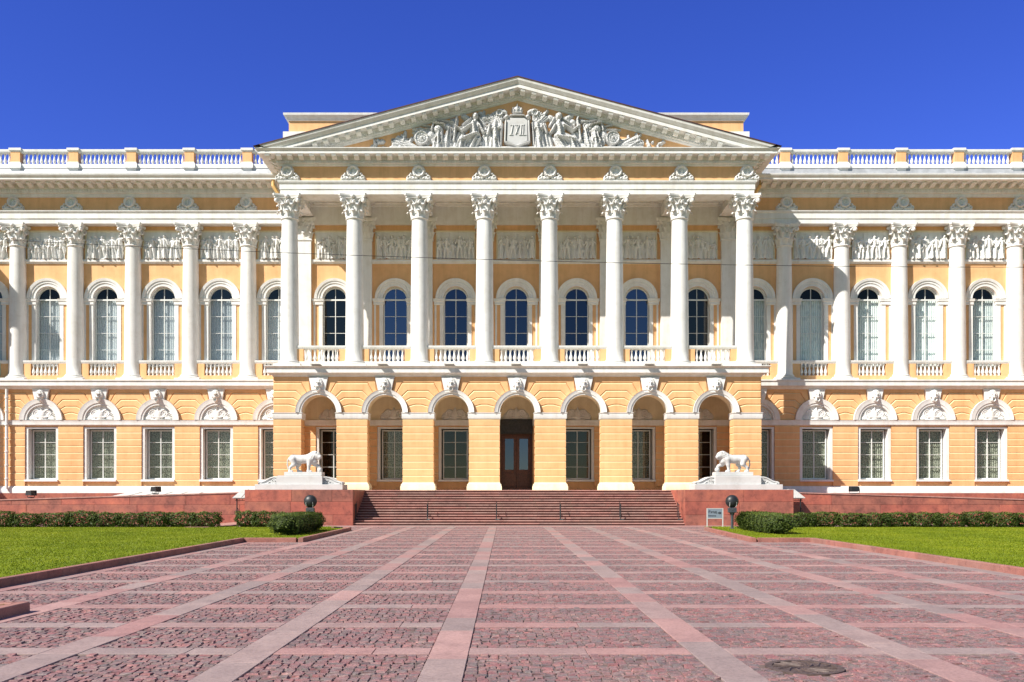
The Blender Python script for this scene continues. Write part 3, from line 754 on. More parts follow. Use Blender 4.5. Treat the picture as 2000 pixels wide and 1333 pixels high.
b = MB(); b.extx([(YG + 0.2, ZS0), (YG - 0.05, ZS0), (YG - 0.09, ZS0 + 0.05), (YG - 0.09, ZS1 - 0.03), (YG - 0.11, ZS1), (YG + 0.2, ZS1 + 0.012)], -WX, WX)
part(b, "string_course", [M['white']])
for sgn in (-1, 1):
    b = MB(); x0, x1 = (-WX, -14.0) if sgn < 0 else (14.0, WX)
    b.extx([(YG + 0.2, 8.30), (YG - 0.06, 8.30), (YG - 0.14, 8.38), (YG - 0.2, 8.46), (YG - 0.36, 8.50), (YG - 0.36, 8.78), (YG - 0.42, 8.80), (YG - 0.42, 8.88), (YU + 0.3, 8.90)], x0, x1)
    part(b, "ledge", [M['white']])
# window surrounds, lunettes, keystones of the wings; surrounds also behind the arcade
def surround():
    b = MB(); y = YG
    for q in (-1, 1):
        b.box(min(q * 0.88, q * 1.05), max(q * 0.88, q * 1.05), y + 0.07, y + 0.62, WZ0, WZ1 + 0.12)
    b.box(-0.88, 0.88, y + 0.072, y + 0.62, WZ1, WZ1 + 0.122)
    b.box(-1.06, 1.06, y - 0.12, y + 0.14, WZ0 - 0.13, WZ0 - 0.004, bev=0.012)
    return b.build("window_surround", M['white'], palace)
def archivolt_lunette():
    b = MB(); zc = ZS1 + 0.012
    ring_arch(b, 0, zc, 0, 0, 0, 0, steps=[(0.94, YG + 0.12), (0.94, YG - 0.06), (1.06, YG - 0.06), (1.08, YG - 0.11), (1.26, YG - 0.13), (1.36, YG - 0.16), (1.36, YG + 0.1)])
    A = arc(0, zc, 0.95, 0, PI, 24); b.add([(x, YG + 0.108, z) for x, z in A], [tuple(range(len(A)))])
    return b.build("lunette_arch", M['white'], palace)
def keystone(yf, ztop, h, ht, hb):
    b = MB(); b.block([(-hb, ztop - h), (hb, ztop - h), (ht, ztop), (-ht, ztop)], yf + 0.2, yf - 0.12, 0.02)
    k = b.build("keystone", M['white'], palace)
    link("lion_mask", ME_MASK, k, (0, yf - 0.115, ztop - 0.85)).scale = (0.86, 0.8, 1.0); return k
ME_LUN = lunette_mesh(0.95)
S0, A0, K0 = surround(), archivolt_lunette(), keystone(YG, ZLG - 0.1, 0.86, 0.55, 0.36)
GW = {'lace': ground_window('lace'), 'dark': ground_window('dark')}; used = set()
def place(proto, loc):
    if proto.name not in used: used.add(proto.name); proto.location = loc; return proto
    return dup(proto, loc, palace)
for xc in bays:
    if abs(xc) < 0.1: continue
    place(S0, (xc, -55, 0))
    wing = abs(xc) > 14
    dark = (not wing and int(round(xc / SB)) % 2 == 1)
    place(GW['dark' if dark else 'lace'], (xc, YG + 0.5 - 55, WZ0 + 0.02))
    if wing: place(A0, (xc, -55, 0)); place(K0, (xc, -55, 0))
    else: pass
for i, xc in enumerate(bays):
    link("lunette_relief", ME_LUN, palace, (xc, (YG + 0.112 if abs(xc) > 14 else YG + 0.10) - 55, ZS1 + 0.02)).scale = (1, 0.72, 1)
# rooms behind the windows so that no daylight leaks through
b = MB(); b.box(-WX, WX, YU + 1.6, YU + 1.7, 1.7, 21); part(b, "inner_wall", [M['room']])
b = MB(); b.box(-WX, WX, YG + 0.62, YU + 1.6, 8.92, 8.96); b.box(-WX, WX, YU + 0.62, YU + 1.6, 16.0, 16.1); b.box(-WX, WX, YG + 0.62, YU + 1.6, 1.6, 1.66); part(b, "inner_floor", [M['room']])

# door in the middle bay
d = MB(); y = YG + 0.45
d.box(-1.04, -0.92, y - 0.06, y + 0.1, ZP + 0.1, 5.98); d.box(0.92, 1.04, y - 0.06, y + 0.1, ZP + 0.1, 5.98); d.box(-0.92, 0.92, y - 0.06, y + 0.1, 5.36, 5.46)
d.box(-1.04, 1.04, y - 0.3, y + 0.1, ZP - 0.02, ZP + 0.1, 1)
door = part(d, "door", [M['wood'], M['slab']])
t = MB(); t.box(-1.03, 1.03, YG - 0.14, YG + 0.2, 5.46, 6.40, bev=0.01); t.box(-0.9, 0.9, YG - 0.155, YG - 0.14, 5.56, 6.30, bev=0.008)
for k in range(5): t.box(-0.62 + k * 0.28, -0.5 + k * 0.28, YG - 0.165, YG - 0.155, 5.84, 6.02)
part(t, "transom", [M['bronze']], loc=(0, 0, 0), parent=door)
for q in (-1, 1):
    l = MB(); xa, xb = sorted((q * 0.01, q * 0.91)); ga, gb = xa + 0.19, xb - 0.16
    wall_rect(l, xa, xb, ZP + 0.11, 5.35, y - 0.03, y + 0.04, ga, gb, 3.2, 5.18)
    l.box(xa + 0.14, xb - 0.12, y - 0.06, y - 0.03, 2.1, 2.98, bev=0.02); l.box(q * 0.05 - 0.02 if q > 0 else -0.07, q * 0.05 + 0.02 if q > 0 else -0.03, y - 0.1, y - 0.03, 2.75, 3.05)
    leaf = part(l, "door_leaf", [M['wood']], loc=(0, 0, 0), parent=door, smooth=False)
    g = MB(); g.add([(ga, y + 0.0, 3.2), (gb, y, 3.2), (gb, y, 5.18), (ga, y, 5.18)], [(0, 1, 2, 3)]); part(g, "pane", [M['glass_blue']], loc=(0, 0, 0), parent=door, smooth=False)

# ------------------------------------------------------------------ palace: arcade under the portico
ZI0, ZI1 = 6.07, 6.44; AR, ARO = 1.04, 1.36; AH = 14.4; AYB = YA + 0.95
pier_edges = [-AH] + [x for xb in PORT_BAY for x in (xb - AR, xb + AR)] + [AH]
for i in range(0, len(pier_edges), 2):
    x0, x1 = pier_edges[i], pier_edges[i + 1]; p = MB()
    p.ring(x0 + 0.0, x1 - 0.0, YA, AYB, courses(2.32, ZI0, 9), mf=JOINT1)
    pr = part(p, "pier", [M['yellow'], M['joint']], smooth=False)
    q = MB(); q.ring(x0, x1, YA, AYB, [(0.12, ZP), (0.12, 2.08), (0.09, 2.13), (0.09, 2.2), (0.03, 2.26), (0.0, 2.33), (-0.05, 2.335)], cap=False); part(q, "pier_base", [M['cream']], loc=(0, 0, 0), parent=pr)
    q = MB(); q.ring(x0, x1, YA, AYB, [(-0.05, ZI0 - 0.01), (0.02, ZI0), (0.05, ZI0 + 0.05), (0.05, ZI1 - 0.06), (0.08, ZI1 - 0.03), (0.08, ZI1), (-0.2, ZI1 + 0.01)], cap=False); part(q, "impost", [M['white']], loc=(0, 0, 0), parent=pr)
w = MB(); ee = [-AH] + [(a + b) / 2 for a, b in zip(PORT_BAY, PORT_BAY[1:])] + [AH]
for i, xc in enumerate(PORT_BAY):
    wall_arch(w, ee[i] if i else -AH + 0.05, ee[i + 1] if i < 6 else AH - 0.05, ZI1, 8.9, YA + 0.12, AYB, xc, AR, ZI1, ZI1 + 0.001, 0, 24, 1)
for sx in (-1, 1):                                                   # side walls of the arcade, each with its own arch
    X = sx * AH; cy, r = 55.95, 0.88; ys = [YA + 0.05, cy - r, cy + r, YG + 0.1]
    for xx in (X, X - sx * 0.8):
        for a, bq in ((ys[0], ys[1]), (ys[2], ys[3])): w.add([(xx, a, ZP), (xx, bq, ZP), (xx, bq, 8.9), (xx, a, 8.9)], [(0, 1, 2, 3)])
        A = arc(cy, ZI1, r, PI, 0, 18)
        for p_, q_ in zip(A, A[1:]): w.add([(xx, p_[0], p_[1]), (xx, q_[0], q_[1]), (xx, q_[0], 8.9), (xx, p_[0], 8.9)], [(0, 1, 2, 3)])
    ed = [(ys[1], ZP)] + A + [(ys[2], ZP)]
    for p_, q_ in zip(ed, ed[1:]): w.add([(X, p_[0], p_[1]), (X, q_[0], q_[1]), (X - sx * 0.8, q_[0], q_[1]), (X - sx * 0.8, p_[0], p_[1])], [(0, 1, 2, 3)])
part(w, "arcade_wall", [M['yellow'], M['cream']], smooth=False)
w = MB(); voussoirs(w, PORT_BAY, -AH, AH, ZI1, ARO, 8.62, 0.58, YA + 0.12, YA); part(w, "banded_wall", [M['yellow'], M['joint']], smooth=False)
b = MB(); zc = ZI1 + 0.012
ring_arch(b, 0, zc, 0, 0, 0, 0, steps=[(AR - 0.005, YA + 0.3), (AR - 0.005, YA - 0.05), (1.13, YA - 0.05), (1.15, YA - 0.1), (1.28, YA - 0.12), (ARO, YA - 0.16), (ARO, YA + 0.1)])
AV = part(b, "archivolt", [M['white']]); KP = keystone(YA, 8.52, 0.92, 0.57, 0.36)
for xc in PORT_BAY: place(AV, (xc, -55, 0)); place(KP, (xc, -55, 0))
v = MB()                                                             # cross vaults of the loggia
for i, xc in enumerate(PORT_BAY):
    R = SB / 2; A = arc(xc, ZI1 - 0.1, R, PI, 0, 22); y0, y1 = AYB, YG + 0.12
    for p_, q_ in zip(A, A[1:]): v.add([(p_[0], y0, p_[1]), (q_[0], y0, q_[1]), (q_[0], y1, q_[1]), (p_[0], y1, p_[1])], [(0, 1, 2, 3)])
part(v, "vault", [M['white']])
b = MB(); b.add([(-13.6, YG + 0.105, ZS1 + 0.01), (13.6, YG + 0.105, ZS1 + 0.01), (13.6, YG + 0.105, 8.85), (-13.6, YG + 0.105, 8.85)], [(0, 1, 2, 3)]); part(b, "lunette_wall", [M['cream']])
for i, xc in enumerate(PORT_BAY[:-1]):
    b = MB(); xm = xc + SB / 2; b.box(xm - 0.42, xm + 0.42, YG - 0.02, YG + 0.2, ZP, ZI1 - 0.3); part(b, "wall_pier", [M['yellow']])
# portico floor and its cornice
b = MB()
b.ushape(AH, YA, YG + 0.3, [(-0.3, 8.56), (0.02, 8.56), (0.05, 8.63), (0.12, 8.66), (0.16, 8.72), (0.32, 8.76), (0.32, 9.03), (0.36, 9.05), (0.44, 9.13), (0.44, 9.17), (-0.2, 9.22)])
b.add([(-AH + 0.2, YA + 0.2, 9.22), (AH - 0.2, YA + 0.2, 9.22), (AH - 0.2, YU, 9.22), (-AH + 0.2, YU, 9.22)], [(0, 1, 2, 3)], 1)
b.add([(-AH + 0.2, YA + 0.2, 8.85), (AH - 0.2, YA + 0.2, 8.85), (AH - 0.2, YU, 8.85), (-AH + 0.2, YU, 8.85)], [(3, 2, 1, 0)])
part(b, "balcony_floor", [M['white'], M['floor']])
for xc in PORT_BAY:                                                   # thin sheet trays on the balcony edge above each arch
    b = MB(); b.box(xc - 0.38, xc + 0.22, YA - 0.66, YA + 0.1, 9.205, 9.225); b.box(xc - 0.38, xc + 0.22, YA - 0.66, YA - 0.65, 9.225, 9.25); part(b, "edge_tray", [M['tin']])

# ------------------------------------------------------------------ palace: upper storey wall, windows, reliefs
w = MB()
for i, xc in enumerate(bays):
    wall_arch(w, edges_x[i], edges_x[i + 1], 8.86, 19.0, YU, YU + 0.45, xc, 0.80, 9.9, 14.22, 0, 24, 1)
part(w, "upper_wall", [M['yellow'], M['white']], smooth=False)
def window_dress():
    b = MB(); zc = 14.24
    ring_arch(b, 0, zc, 0, 0, 0, 0, steps=[(0.80, YU + 0.1), (0.80, YU - 0.04), (0.98, YU - 0.04), (1.0, YU - 0.09), (1.12, YU - 0.09), (1.14, YU - 0.14), (1.30, YU - 0.17), (1.30, YU)])
    for q in (-1, 1):
        xa, xb = sorted((q * 0.78, q * 1.36)); b.ring(xa, xb, YU - 0.05, YU + 0.1, [(0, 13.82), (0.04, 13.86), (0.04, 14.02), (0.09, 14.08), (0.09, 14.2), (0.11, 14.23), (-0.1, 14.235)])
        xa, xb = sorted((q * 0.78, q * 1.02)); b.box(xa, xb, YU - 0.04, YU + 0.1, 9.9, 13.825)
        xa, xb = sorted((q * 1.24, q * 1.36)); b.box(xa, xb, YU - 0.02, YU + 0.1, 9.2, 13.824)
    b.box(-1.1, 1.1, YU - 0.1, YU + 0.3, 9.8, 9.9)
    return b.build("window_arch", M['white'], palace)
WD = window_dress(); AW = {k: arched_window(k) for k in ('bay', 'lace', 'blind', 'unlit')}
for xc in bays:
    k = ('unlit' if abs(xc) > 11 else 'bay') if abs(xc) < 14 else ('lace' if xc < 0 else 'blind')
    place(WD, (xc, -55, 0)); place(AW[k], (xc, YU + 0.3 - 55, 9.9))
FR = [frieze_mesh(s, 2.42, 1.76) for s in range(1, 8)]
for i, xc in enumerate(bays):
    link("frieze_panel", FR[i % 7], palace, (xc, YU - 0.004 - 55, 16.78))
    b = MB(); y0 = YU
    for q in (-1, 1):
        xa, xb = sorted((q * 1.21, q * 1.28)); b.box(xa, xb, y0 - 0.07, y0 + 0.02, 16.72, 18.6)
    b.box(-1.28, 1.28, y0 - 0.072, y0 + 0.02, 18.54, 18.62)
    part(b, "panel_frame", [M['cream']], loc=(xc, -55, 0))
b = MB(); b.extx([(YU + 0.02, 16.48), (YU - 0.06, 16.5), (YU - 0.08, 16.56), (YU - 0.15, 16.6), (YU - 0.15, 16.74), (YU + 0.02, 16.76)], -WX, WX); part(b, "relief_ledge", [M['white']])

# columns
col_p = make_column(10.25); first = True
for x in PORT_COL:
    (col_p if first else dup(col_p, parent=palace)).location = (x, YC - 55, 9.22); first = False
o = None
for ch in list(palace.children):
    pass
pcols = [c for c in palace.children if c.name.startswith('column')]
for c, x in zip(pcols, PORT_COL): c.location = (x, YC - 55, 9.22)
col_w = make_column(10.02); k = 0
for sgn in (-1, 1):
    for x in WING_COL:
        (col_w if k == 0 else dup(col_w, parent=palace)).location = (sgn * x, 57.86 - 55, 8.88); k += 1
for x in PORT_COL:                                                   # pilasters behind the portico columns
    b = MB(); b.box(x - 0.47, x + 0.47, YU - 0.26, YU + 0.02, 9.5, 18.0); b.box(x - 0.52, x + 0.52, YU - 0.31, YU + 0.02, 17.94, 18.02); b.box(x - 0.6, x + 0.6, YU - 0.36, YU + 0.02, 9.2, 9.5, bev=0.015)
    pl = part(b, "pilaster", [M['white']]); cp = link("capital", ME_CAP, pl, (x, YU - 0.1, 18.0)); cp.scale = (0.98, 0.42, 0.98)

# ------------------------------------------------------------------ palace: balustrades
def balustrade(x0, x1, y, z0, z1, name, n, pier, plinth='white', dep=0.26):
    hgt = z1 - z0; r = MB(); zb0, zb1 = z0 + 0.36 * hgt / 1.28, z1 - 0.2 * hgt / 1.28
    r.extx([(y + dep / 2, zb1), (y - dep / 2, zb1), (y - dep / 2 - 0.03, zb1 + 0.06), (y - dep / 2 - 0.05, zb1 + 0.09), (y - dep / 2 - 0.05, z1), (y + dep / 2 + 0.05, z1), (y + dep / 2, zb1)], x0, x1, cap=False)
    p = part(r, name, [M['white']])
    q = MB(); q.box(x0, x1, y - dep / 2 - 0.03, y + dep / 2, z0, zb0 - 0.02); part(q, "plinth", [M[plinth]], loc=(0, 0, 0), parent=p)
    a, b_ = x0 + pier, x1 - pier
    for u, v_ in ((x0, a), (b_, x1)):
        if pier: q = MB(); q.box(u, v_, y - dep / 2, y + dep / 2 - 0.01, zb0 - 0.02, zb1 + 0.01); part(q, "dado", [M['yellow']], loc=(0, 0, 0), parent=p)
    s = (zb1 - zb0 + 0.03) / 0.68
    for k in range(n):
        x = a + (b_ - a) * (k + 0.5) / n
        o = link("baluster", ME_BAL, p, (x, y, zb0 - 0.02)); o.scale = (1, 1, s)
    return p
for xa, xb in zip(PORT_COL, PORT_COL[1:]):
    balustrade(xa + 0.5, xb - 0.5, YC - 0.08, 9.23, 10.52, "balustrade", 8, 0.38)
cols_all = [-x for x in reversed(WING_COL)]
for sgn in (-1, 1):
    pts = [sgn * x for x in WING_COL]; pts.sort()
    pairs = list(zip(pts, pts[1:])) + ([(pts[-1], -13.6)] if sgn < 0 else [(13.6, pts[0])])
    for xa, xb in pairs:
        y = YU - 0.28; m = (xa + xb) / 2
        w_ = 1.02
        balustrade(xa + 0.45, xb - 0.45, y, 8.89, 10.2, "balustrade", 7, 0.5 if xb - xa > 3.5 else 0.2, 'yellow')

# ------------------------------------------------------------------ palace: entablatures
# wings
YF = 57.32
for sgn in (-1, 1):
    x0, x1 = (-WX, -14.05) if sgn < 0 else (14.05, WX)
    b = MB(); b.extx([(YU + 0.3, 18.9), (YF, 18.9), (YF, 19.2), (YF - 0.05, 19.21), (YF - 0.05, 19.54), (YF - 0.09, 19.58), (YF - 0.14, 19.66), (YF - 0.14, 19.70), (YF + 0.1, 19.71)], x0, x1); part(b, "architrave", [M['white']])
    b = MB(); b.extx([(YF + 0.02, 19.7), (YF + 0.02, 20.6)], x0, x1); part(b, "frieze", [M['yellow']])
    b = MB()
    b.extx([(YF + 0.1, 20.54), (YF - 0.04, 20.54), (YF - 0.10, 20.62), (YF - 0.10, 20.74), (YF - 0.2, 20.78), (YF - 0.2, 21.02), (YF - 0.26, 21.06), (YF - 0.26, 21.30), (YF - 1.2, 21.30), (YF - 1.2, 21.42), (YF - 1.24, 21.44), (YF - 1.32, 21.56), (YF - 1.32, 21.62), (YF + 0.1, 21.86)], x0, x1)
    n = int((x1 - x0) / 0.17)
    for k in range(n): xx = x0 + (x1 - x0) * (k + 0.5) / n; b.box(xx - 0.05, xx + 0.05, YF - 0.25, YF - 0.2, 20.84, 20.99)
    cn = part(b, "cornice", [M['white']])
    b = MB(); n = int((x1 - x0) / 0.62)
    for k in range(n):
        xx = x0 + (x1 - x0) * (k + 0.5) / n
        yz = [(YF - 0.26, 21.06), (YF - 0.40, 21.06), (YF - 0.55, 21.10), (YF - 0.74, 21.19), (YF - 0.86, 21.17), (YF - 0.88, 21.24), (YF - 0.85, 21.297), (YF - 0.26, 21.297)]
        b.extx(yz, xx - 0.14, xx + 0.14, cap=True)
    tag(part(b, "modillion", [M['white']], loc=(0, 0, 0), parent=cn), kind='stuff')
    b = MB(); b.extx([(YF - 1.3, 21.63), (57.3, 22.1), (57.52, 22.2), (57.6, 22.56), (58.3, 22.7), (63, 23.0)], x0 - (0 if sgn > 0 else 0), x1); part(b, "roof", [M['roof_grey']])
    for x in WING_COL: link("medallion", ME_MEDAL, palace, (sgn * x, YF + 0.015 - 55, 19.71)).scale = (1.08, 1.2, 1.06)
# roof balustrade of the wings
Z0R, Z1R, YR = 22.55, 23.72, 57.75
bal_rest = MB()
bal_v = np.zeros(len(ME_BAL.vertices) * 3); ME_BAL.vertices.foreach_get('co', bal_v); bal_v = bal_v.reshape(-1, 3); bal_f = [tuple(p.vertices) for p in ME_BAL.polygons]
for sgn in (-1, 1):
    xs = sorted([sgn * x for x in WING_COL] + [sgn * 13.5])
    for x in xs:
        if abs(x) < 14: continue
        b = MB(); b.box(x - 0.3, x + 0.3, YR - 0.22, YR + 0.22, 22.9, 23.56, 0)
        pr = part(b, "roof_pier", [M['yellow']])
        q = MB(); q.ring(x - 0.3, x + 0.3, YR - 0.22, YR + 0.22, [(0.02, 23.56), (0.05, 23.6), (0.09, 23.64), (0.09, 23.78), (-0.05, 23.82)], cap=True)
        part(q, "cap", [M['white']], loc=(0, 0, 0), parent=pr); q = MB()
        q.ring(x - 0.3, x + 0.3, YR - 0.22, YR + 0.22, [(0.1, 22.5), (0.1, 22.74), (0.05, 22.82), (0.02, 22.9), (-0.05, 22.9)], cap=True)
        q.box(x - 0.3, x + 0.3, YR - 0.2, YR + 0.2, 22.1, 22.5); part(q, "base", [M['white']], loc=(0, 0, 0), parent=pr)
    for xa, xb in zip(xs, xs[1:]):
        a, c = xa + 0.3, xb - 0.3
        r = MB(); r.extx([(YR + 0.14, 23.5), (YR - 0.14, 23.5), (YR - 0.18, 23.54), (YR - 0.2, 23.6), (YR - 0.2, 23.72), (YR + 0.2, 23.72), (YR + 0.14, 23.5)], a, c)
        p = part(r, "balustrade", [M['white']])
        q = MB(); q.box(a, c, YR - 0.2, YR + 0.2, 22.52, 22.78); m = (a + c) / 2; q.box(m - 0.12, m + 0.12, YR - 0.12, YR + 0.2, 22.15, 22.52); part(q, "plinth", [M['white']], loc=(0, 0, 0), parent=p)
        n = 11
        for k in range(n):
            x = a + 0.05 + (c - a - 0.1) * (k + 0.5) / n
            bal_rest.add([(vx * 0.95 + x, vy * 0.95 + YR, vz / 0.68 * 0.73 + 22.78) for vx, vy, vz in bal_v], bal_f)
tag(part(bal_rest, "baluster", [M['white']]), kind='stuff')

# portico
HE, YE = 14.1, 53.45
b = MB()
b.ushape(HE, YE, YU, [(-1.1, 19.47), (0, 19.47), (0, 19.76), (0.04, 19.77), (0.04, 20.06), (0.08, 20.1), (0.14, 20.2), (0.14, 20.25), (-0.1, 20.26)])
b.add([(-HE + 1.1, YE + 1.1, 19.47), (HE - 1.1, YE + 1.1, 19.47), (HE - 1.1, YE + 1.1, 20.3), (-HE + 1.1, YE + 1.1, 20.3)], [(0, 1, 2, 3)])
part(b, "architrave", [M['white']])
b = MB(); b.ushape(HE, YE, YU, [(-0.02, 20.25), (-0.02, 21.2)]); part(b, "frieze", [M['yellow']])
b = MB()                                                             # portico ceiling with beams
b.add([(-HE + 0.2, YE + 0.2, 20.24), (HE - 0.2, YE + 0.2, 20.24), (HE - 0.2, YU, 20.24), (-HE + 0.2, YU, 20.24)], [(0, 1, 2, 3)])
for x in PORT_COL: b.box(x - 0.45, x + 0.45, YE + 1.1, YU - 0.02, 19.46, 20.24)
b.box(-HE + 0.2, HE - 0.2, YU - 0.2, YU + 0.02, 18.98, 20.24)
for xc in PORT_BAY:
    x0, x1, y0, y1 = xc - 1.5, xc + 1.5, YE + 1.1, YU - 0.2
    for d_, z in ((0.0, 20.1), (0.3, 20.16)):
        b.box(x0 + d_, x1 - d_, y0 + d_, y0 + d_ + 0.3, z, 20.24); b.box(x0 + d_, x1 - d_, y1 - d_ - 0.3, y1 - d_, z, 20.24)
part(b, "ceiling", [M['white']])
b = MB()
b.ushape(HE, YE, YU + 2, [(-0.1, 21.12), (0.04, 21.12), (0.1, 21.18), (0.1, 21.22), (0.2, 21.24), (0.2, 21.4), (0.26, 21.42), (0.26, 21.62), (0.76, 21.62), (0.76, 21.78), (0.79, 21.8), (0.81, 21.83), (0.87, 21.9), (0.87, 21.94), (-0.2, 22.0)], sf=1.5)
n = int(2 * (HE + 0.2) / 0.17)
for k in range(n): x = -HE - 0.2 + 2 * (HE + 0.2) * (k + 0.5) / n; b.box(x - 0.05, x + 0.05, YE - 0.26, YE - 0.2, 21.26, 21.39)
for sx in (-1, 1):
    for k in range(26): yy = YE + 0.17 * k; x = sx * (HE + 0.23); b.box(x - 0.03, x + 0.03, yy - 0.05, yy + 0.05, 21.26, 21.39)
cornice = part(b, "cornice", [M['white']])
def modillion_mesh():
    b = MB(); yz = [(0, -0.22), (-0.14, -0.22), (-0.26, -0.18), (-0.36, -0.1), (-0.43, -0.13), (-0.465, -0.06), (-0.44, -0.002), (0, -0.002)]
    b.extx(yz, -0.14, 0.14, cap=True); o = b.build("modillion", M['white']); me = o.data; bpy.data.objects.remove(o); return me
ME_MOD = modillion_mesh(); nm = 46; span = HE + 0.6
for k in range(nm):
    x = -span + 2 * span * k / (nm - 1); link("modillion", ME_MOD, cornice, (x, YE - 0.26, 21.62))
for sx in (-1, 1):
    for k in range(6): link("modillion", ME_MOD, cornice, (sx * (HE + 0.26), YE + 0.35 + 0.64 * k, 21.62)).rotation_euler = (0, 0, -sx * PI / 2 * -1)
# pediment
ZT, XT = 26.10, 15.46; SL = (ZT - 22.0) / XT
prof = [(0.92, 0.0), (0.98, -0.02), (0.98, -0.08), (0.95, -0.09), (0.92, -0.22), (0.83, -0.35), (0.81, -0.38), (0.77, -0.40), (0.77, -0.60), (0.26, -0.60), (0.26, -0.78), (0.2, -0.79), (0.2, -0.92), (0.1, -0.93), (0.1, -1.0), (0.02, -1.06), (-0.1, -1.06)]
zb_ = 21.95
for sx in (-1, 1):
    b = MB(); v = []; n = len(prof)
    for o_, dz in prof: v.append((0, YE - o_, ZT + dz))
    for o_, dz in prof: xe = min((ZT + dz - zb_) / SL, (HE + o_) if dz > -0.1 else 99); v.append((sx * xe, YE - o_, ZT + dz - SL * xe))
    for k in range(n - 1): b.add([v[k], v[k + 1], v[n + k + 1], v[n + k]], [(0, 1, 2, 3)], 1 if k < 3 else 0)
    nd = 80
    for k in range(nd):
        x = (k + 0.5) * 0.17; z = ZT - SL * x
        if z - 0.92 < 22.0: break
        x *= sx; b.add([(x - 0.05, YE - 0.26, z - 0.9 + SL * 0.05), (x + 0.05, YE - 0.26, z - 0.9 - SL * 0.05), (x + 0.05, YE - 0.26, z - 0.79 - SL * 0.05), (x - 0.05, YE - 0.26, z - 0.79 + SL * 0.05),
                        (x - 0.05, YE - 0.2, z - 0.9 + SL * 0.05), (x + 0.05, YE - 0.2, z - 0.9 - SL * 0.05), (x + 0.05, YE - 0.2, z - 0.79 - SL * 0.05), (x - 0.05, YE - 0.2, z - 0.79 + SL * 0.05)],
                       [(0, 1, 2, 3), (4, 5, 6, 7), (0, 1, 5, 4), (2, 3, 7, 6), (0, 3, 7, 4), (1, 2, 6, 5)])
    rk = part(b, "raking_cornice", [M['white'], M['roof_dark']])
    for k in range(19):
        x = 0.35 + 0.645 * k; z = ZT - 0.60 - SL * x
        if z < 22.05: break
        o_ = link("modillion", ME_MOD, rk, (sx * x, YE - 0.26, z)); o_.rotation_euler = (0, math.atan(SL) * sx, 0)
b = MB(); xt = (ZT - 1.0 - 21.9) / SL
b.add([(-xt, YE + 0.02, 21.9), (xt, YE + 0.02, 21.9), (0, YE + 0.02, ZT - 1.0)], [(0, 1, 2)]); part(b, "tympanum", [M['yellow']], smooth=False)
b = MB(); yb = YU + 6
for sx in (-1, 1):
    b.add([(0, YE - 0.96, ZT - 0.012), (sx * XT, YE - 0.96, 21.99), (sx * XT, yb, 21.99), (0, yb, ZT - 0.012)], [(0, 1, 2, 3)])
b.box(-0.05, 0.05, YE - 0.9, yb, ZT - 0.05, ZT - 0.002); part(b, "pediment_roof", [M['roof_dark']], smooth=False)
for x in PORT_COL: link("medallion", ME_MEDAL, palace, (x, YE - 0.0 - 55, 20.26)).scale = (1.12, 1.2, 1.08)
# attic behind the pediment
b = MB(); b.box(-15.2, 15.25, 60.2, 66, 22, 26.75, 0)
at_ = part(b, "attic", [M['yellow']])
q = MB(); q.ring(-15.2, 15.25, 60.2, 66, [(0.0, 26.62), (0.08, 26.64), (0.1, 26.74), (0.3, 26.92), (0.32, 27.06), (-0.2, 27.1)], cap=True); part(q, "attic_cornice", [M['white']], loc=(0, 0, 0), parent=at_)
q = MB(); q.ring(-15.2, 15.25, 60.2, 66, [(0.32, 24.9), (0.32, 25.8), (0.0, 25.84)]); part(q, "attic_base", [M['white']], loc=(0, 0, 0), parent=at_)

# tympanum relief: shield, crown, seated figures, armour, trophies
rel = bpy.data.objects.new("tympanum_relief", None)
zr = 22.0
def rpart(name, shapes, x0, x1, z0, z1, nx, nz, rip=0.08, y=YE + 0.015):
    me = hfield(name, shapes, x0, x1, z0, z1, nx, nz, M['statue'], ripple=rip); return link(name, me, RB, (0, y, zr))
b = MB(); b.box(-7.4, 7.4, YE - 0.32, YE + 0.02, 21.95, 22.2, bev=0.02); RB = part(b, "tympanum_relief", [M['statue']])
sh = [('p', [(-0.68, 0.45), (0.0, 0.2), (0.68, 0.45), (0.68, 1.75), (0.45, 1.95), (-0.45, 1.95), (-0.68, 1.75)], 0.37, 0.08),
      ('e', -0.62, 1.95, 0.18, 0.16, 0.5, 0), ('e', 0.62, 1.95, 0.18, 0.16, 0.5, 0), ('c', -0.68, 1.7, 0.07, -0.72, 0.5, 0.07, 0.46, 0), ('c', 0.68, 1.7, 0.07, 0.72, 0.5, 0.07, 0.46, 0),
      ('c', -0.68, 0.45, 0.07, 0, 0.22, 0.09, 0.48, 0), ('c', 0.68, 0.45, 0.07, 0, 0.22, 0.09, 0.48, 0), ('c', -0.4, 2.02, 0.07, 0.4, 2.02, 0.07, 0.48, 0)]
L = 0.46                                                             # carved monogram
for (xa, za, xb, zb2, r) in [(-0.42, 1.42, -0.22, 1.42, .03), (-0.26, 1.42, -0.36, 0.92, .055), (-0.48, 0.86, -0.26, 0.86, .035), (-0.14, 1.42, 0.12, 1.42, .03), (-0.06, 1.4, 0.0, 0.95, .045),
                              (0.1, 1.42, -0.1, 0.9, .05), (0.2, 1.42, 0.42, 1.46, .03), (0.24, 1.4, 0.2, 0.9, .055), (0.36, 1.42, 0.34, 0.9, .05), (0.1, 0.86, 0.3, 0.86, .035), (0.32, 0.86, 0.52, 0.86, .035)]:
    sh.append(('c', xa, za, r, xb, zb2, r * 0.9, 0.425, 0))
rpart("shield", sh, -0.95, 0.95, 0.1, 2.2, 96, 106, 0.0)
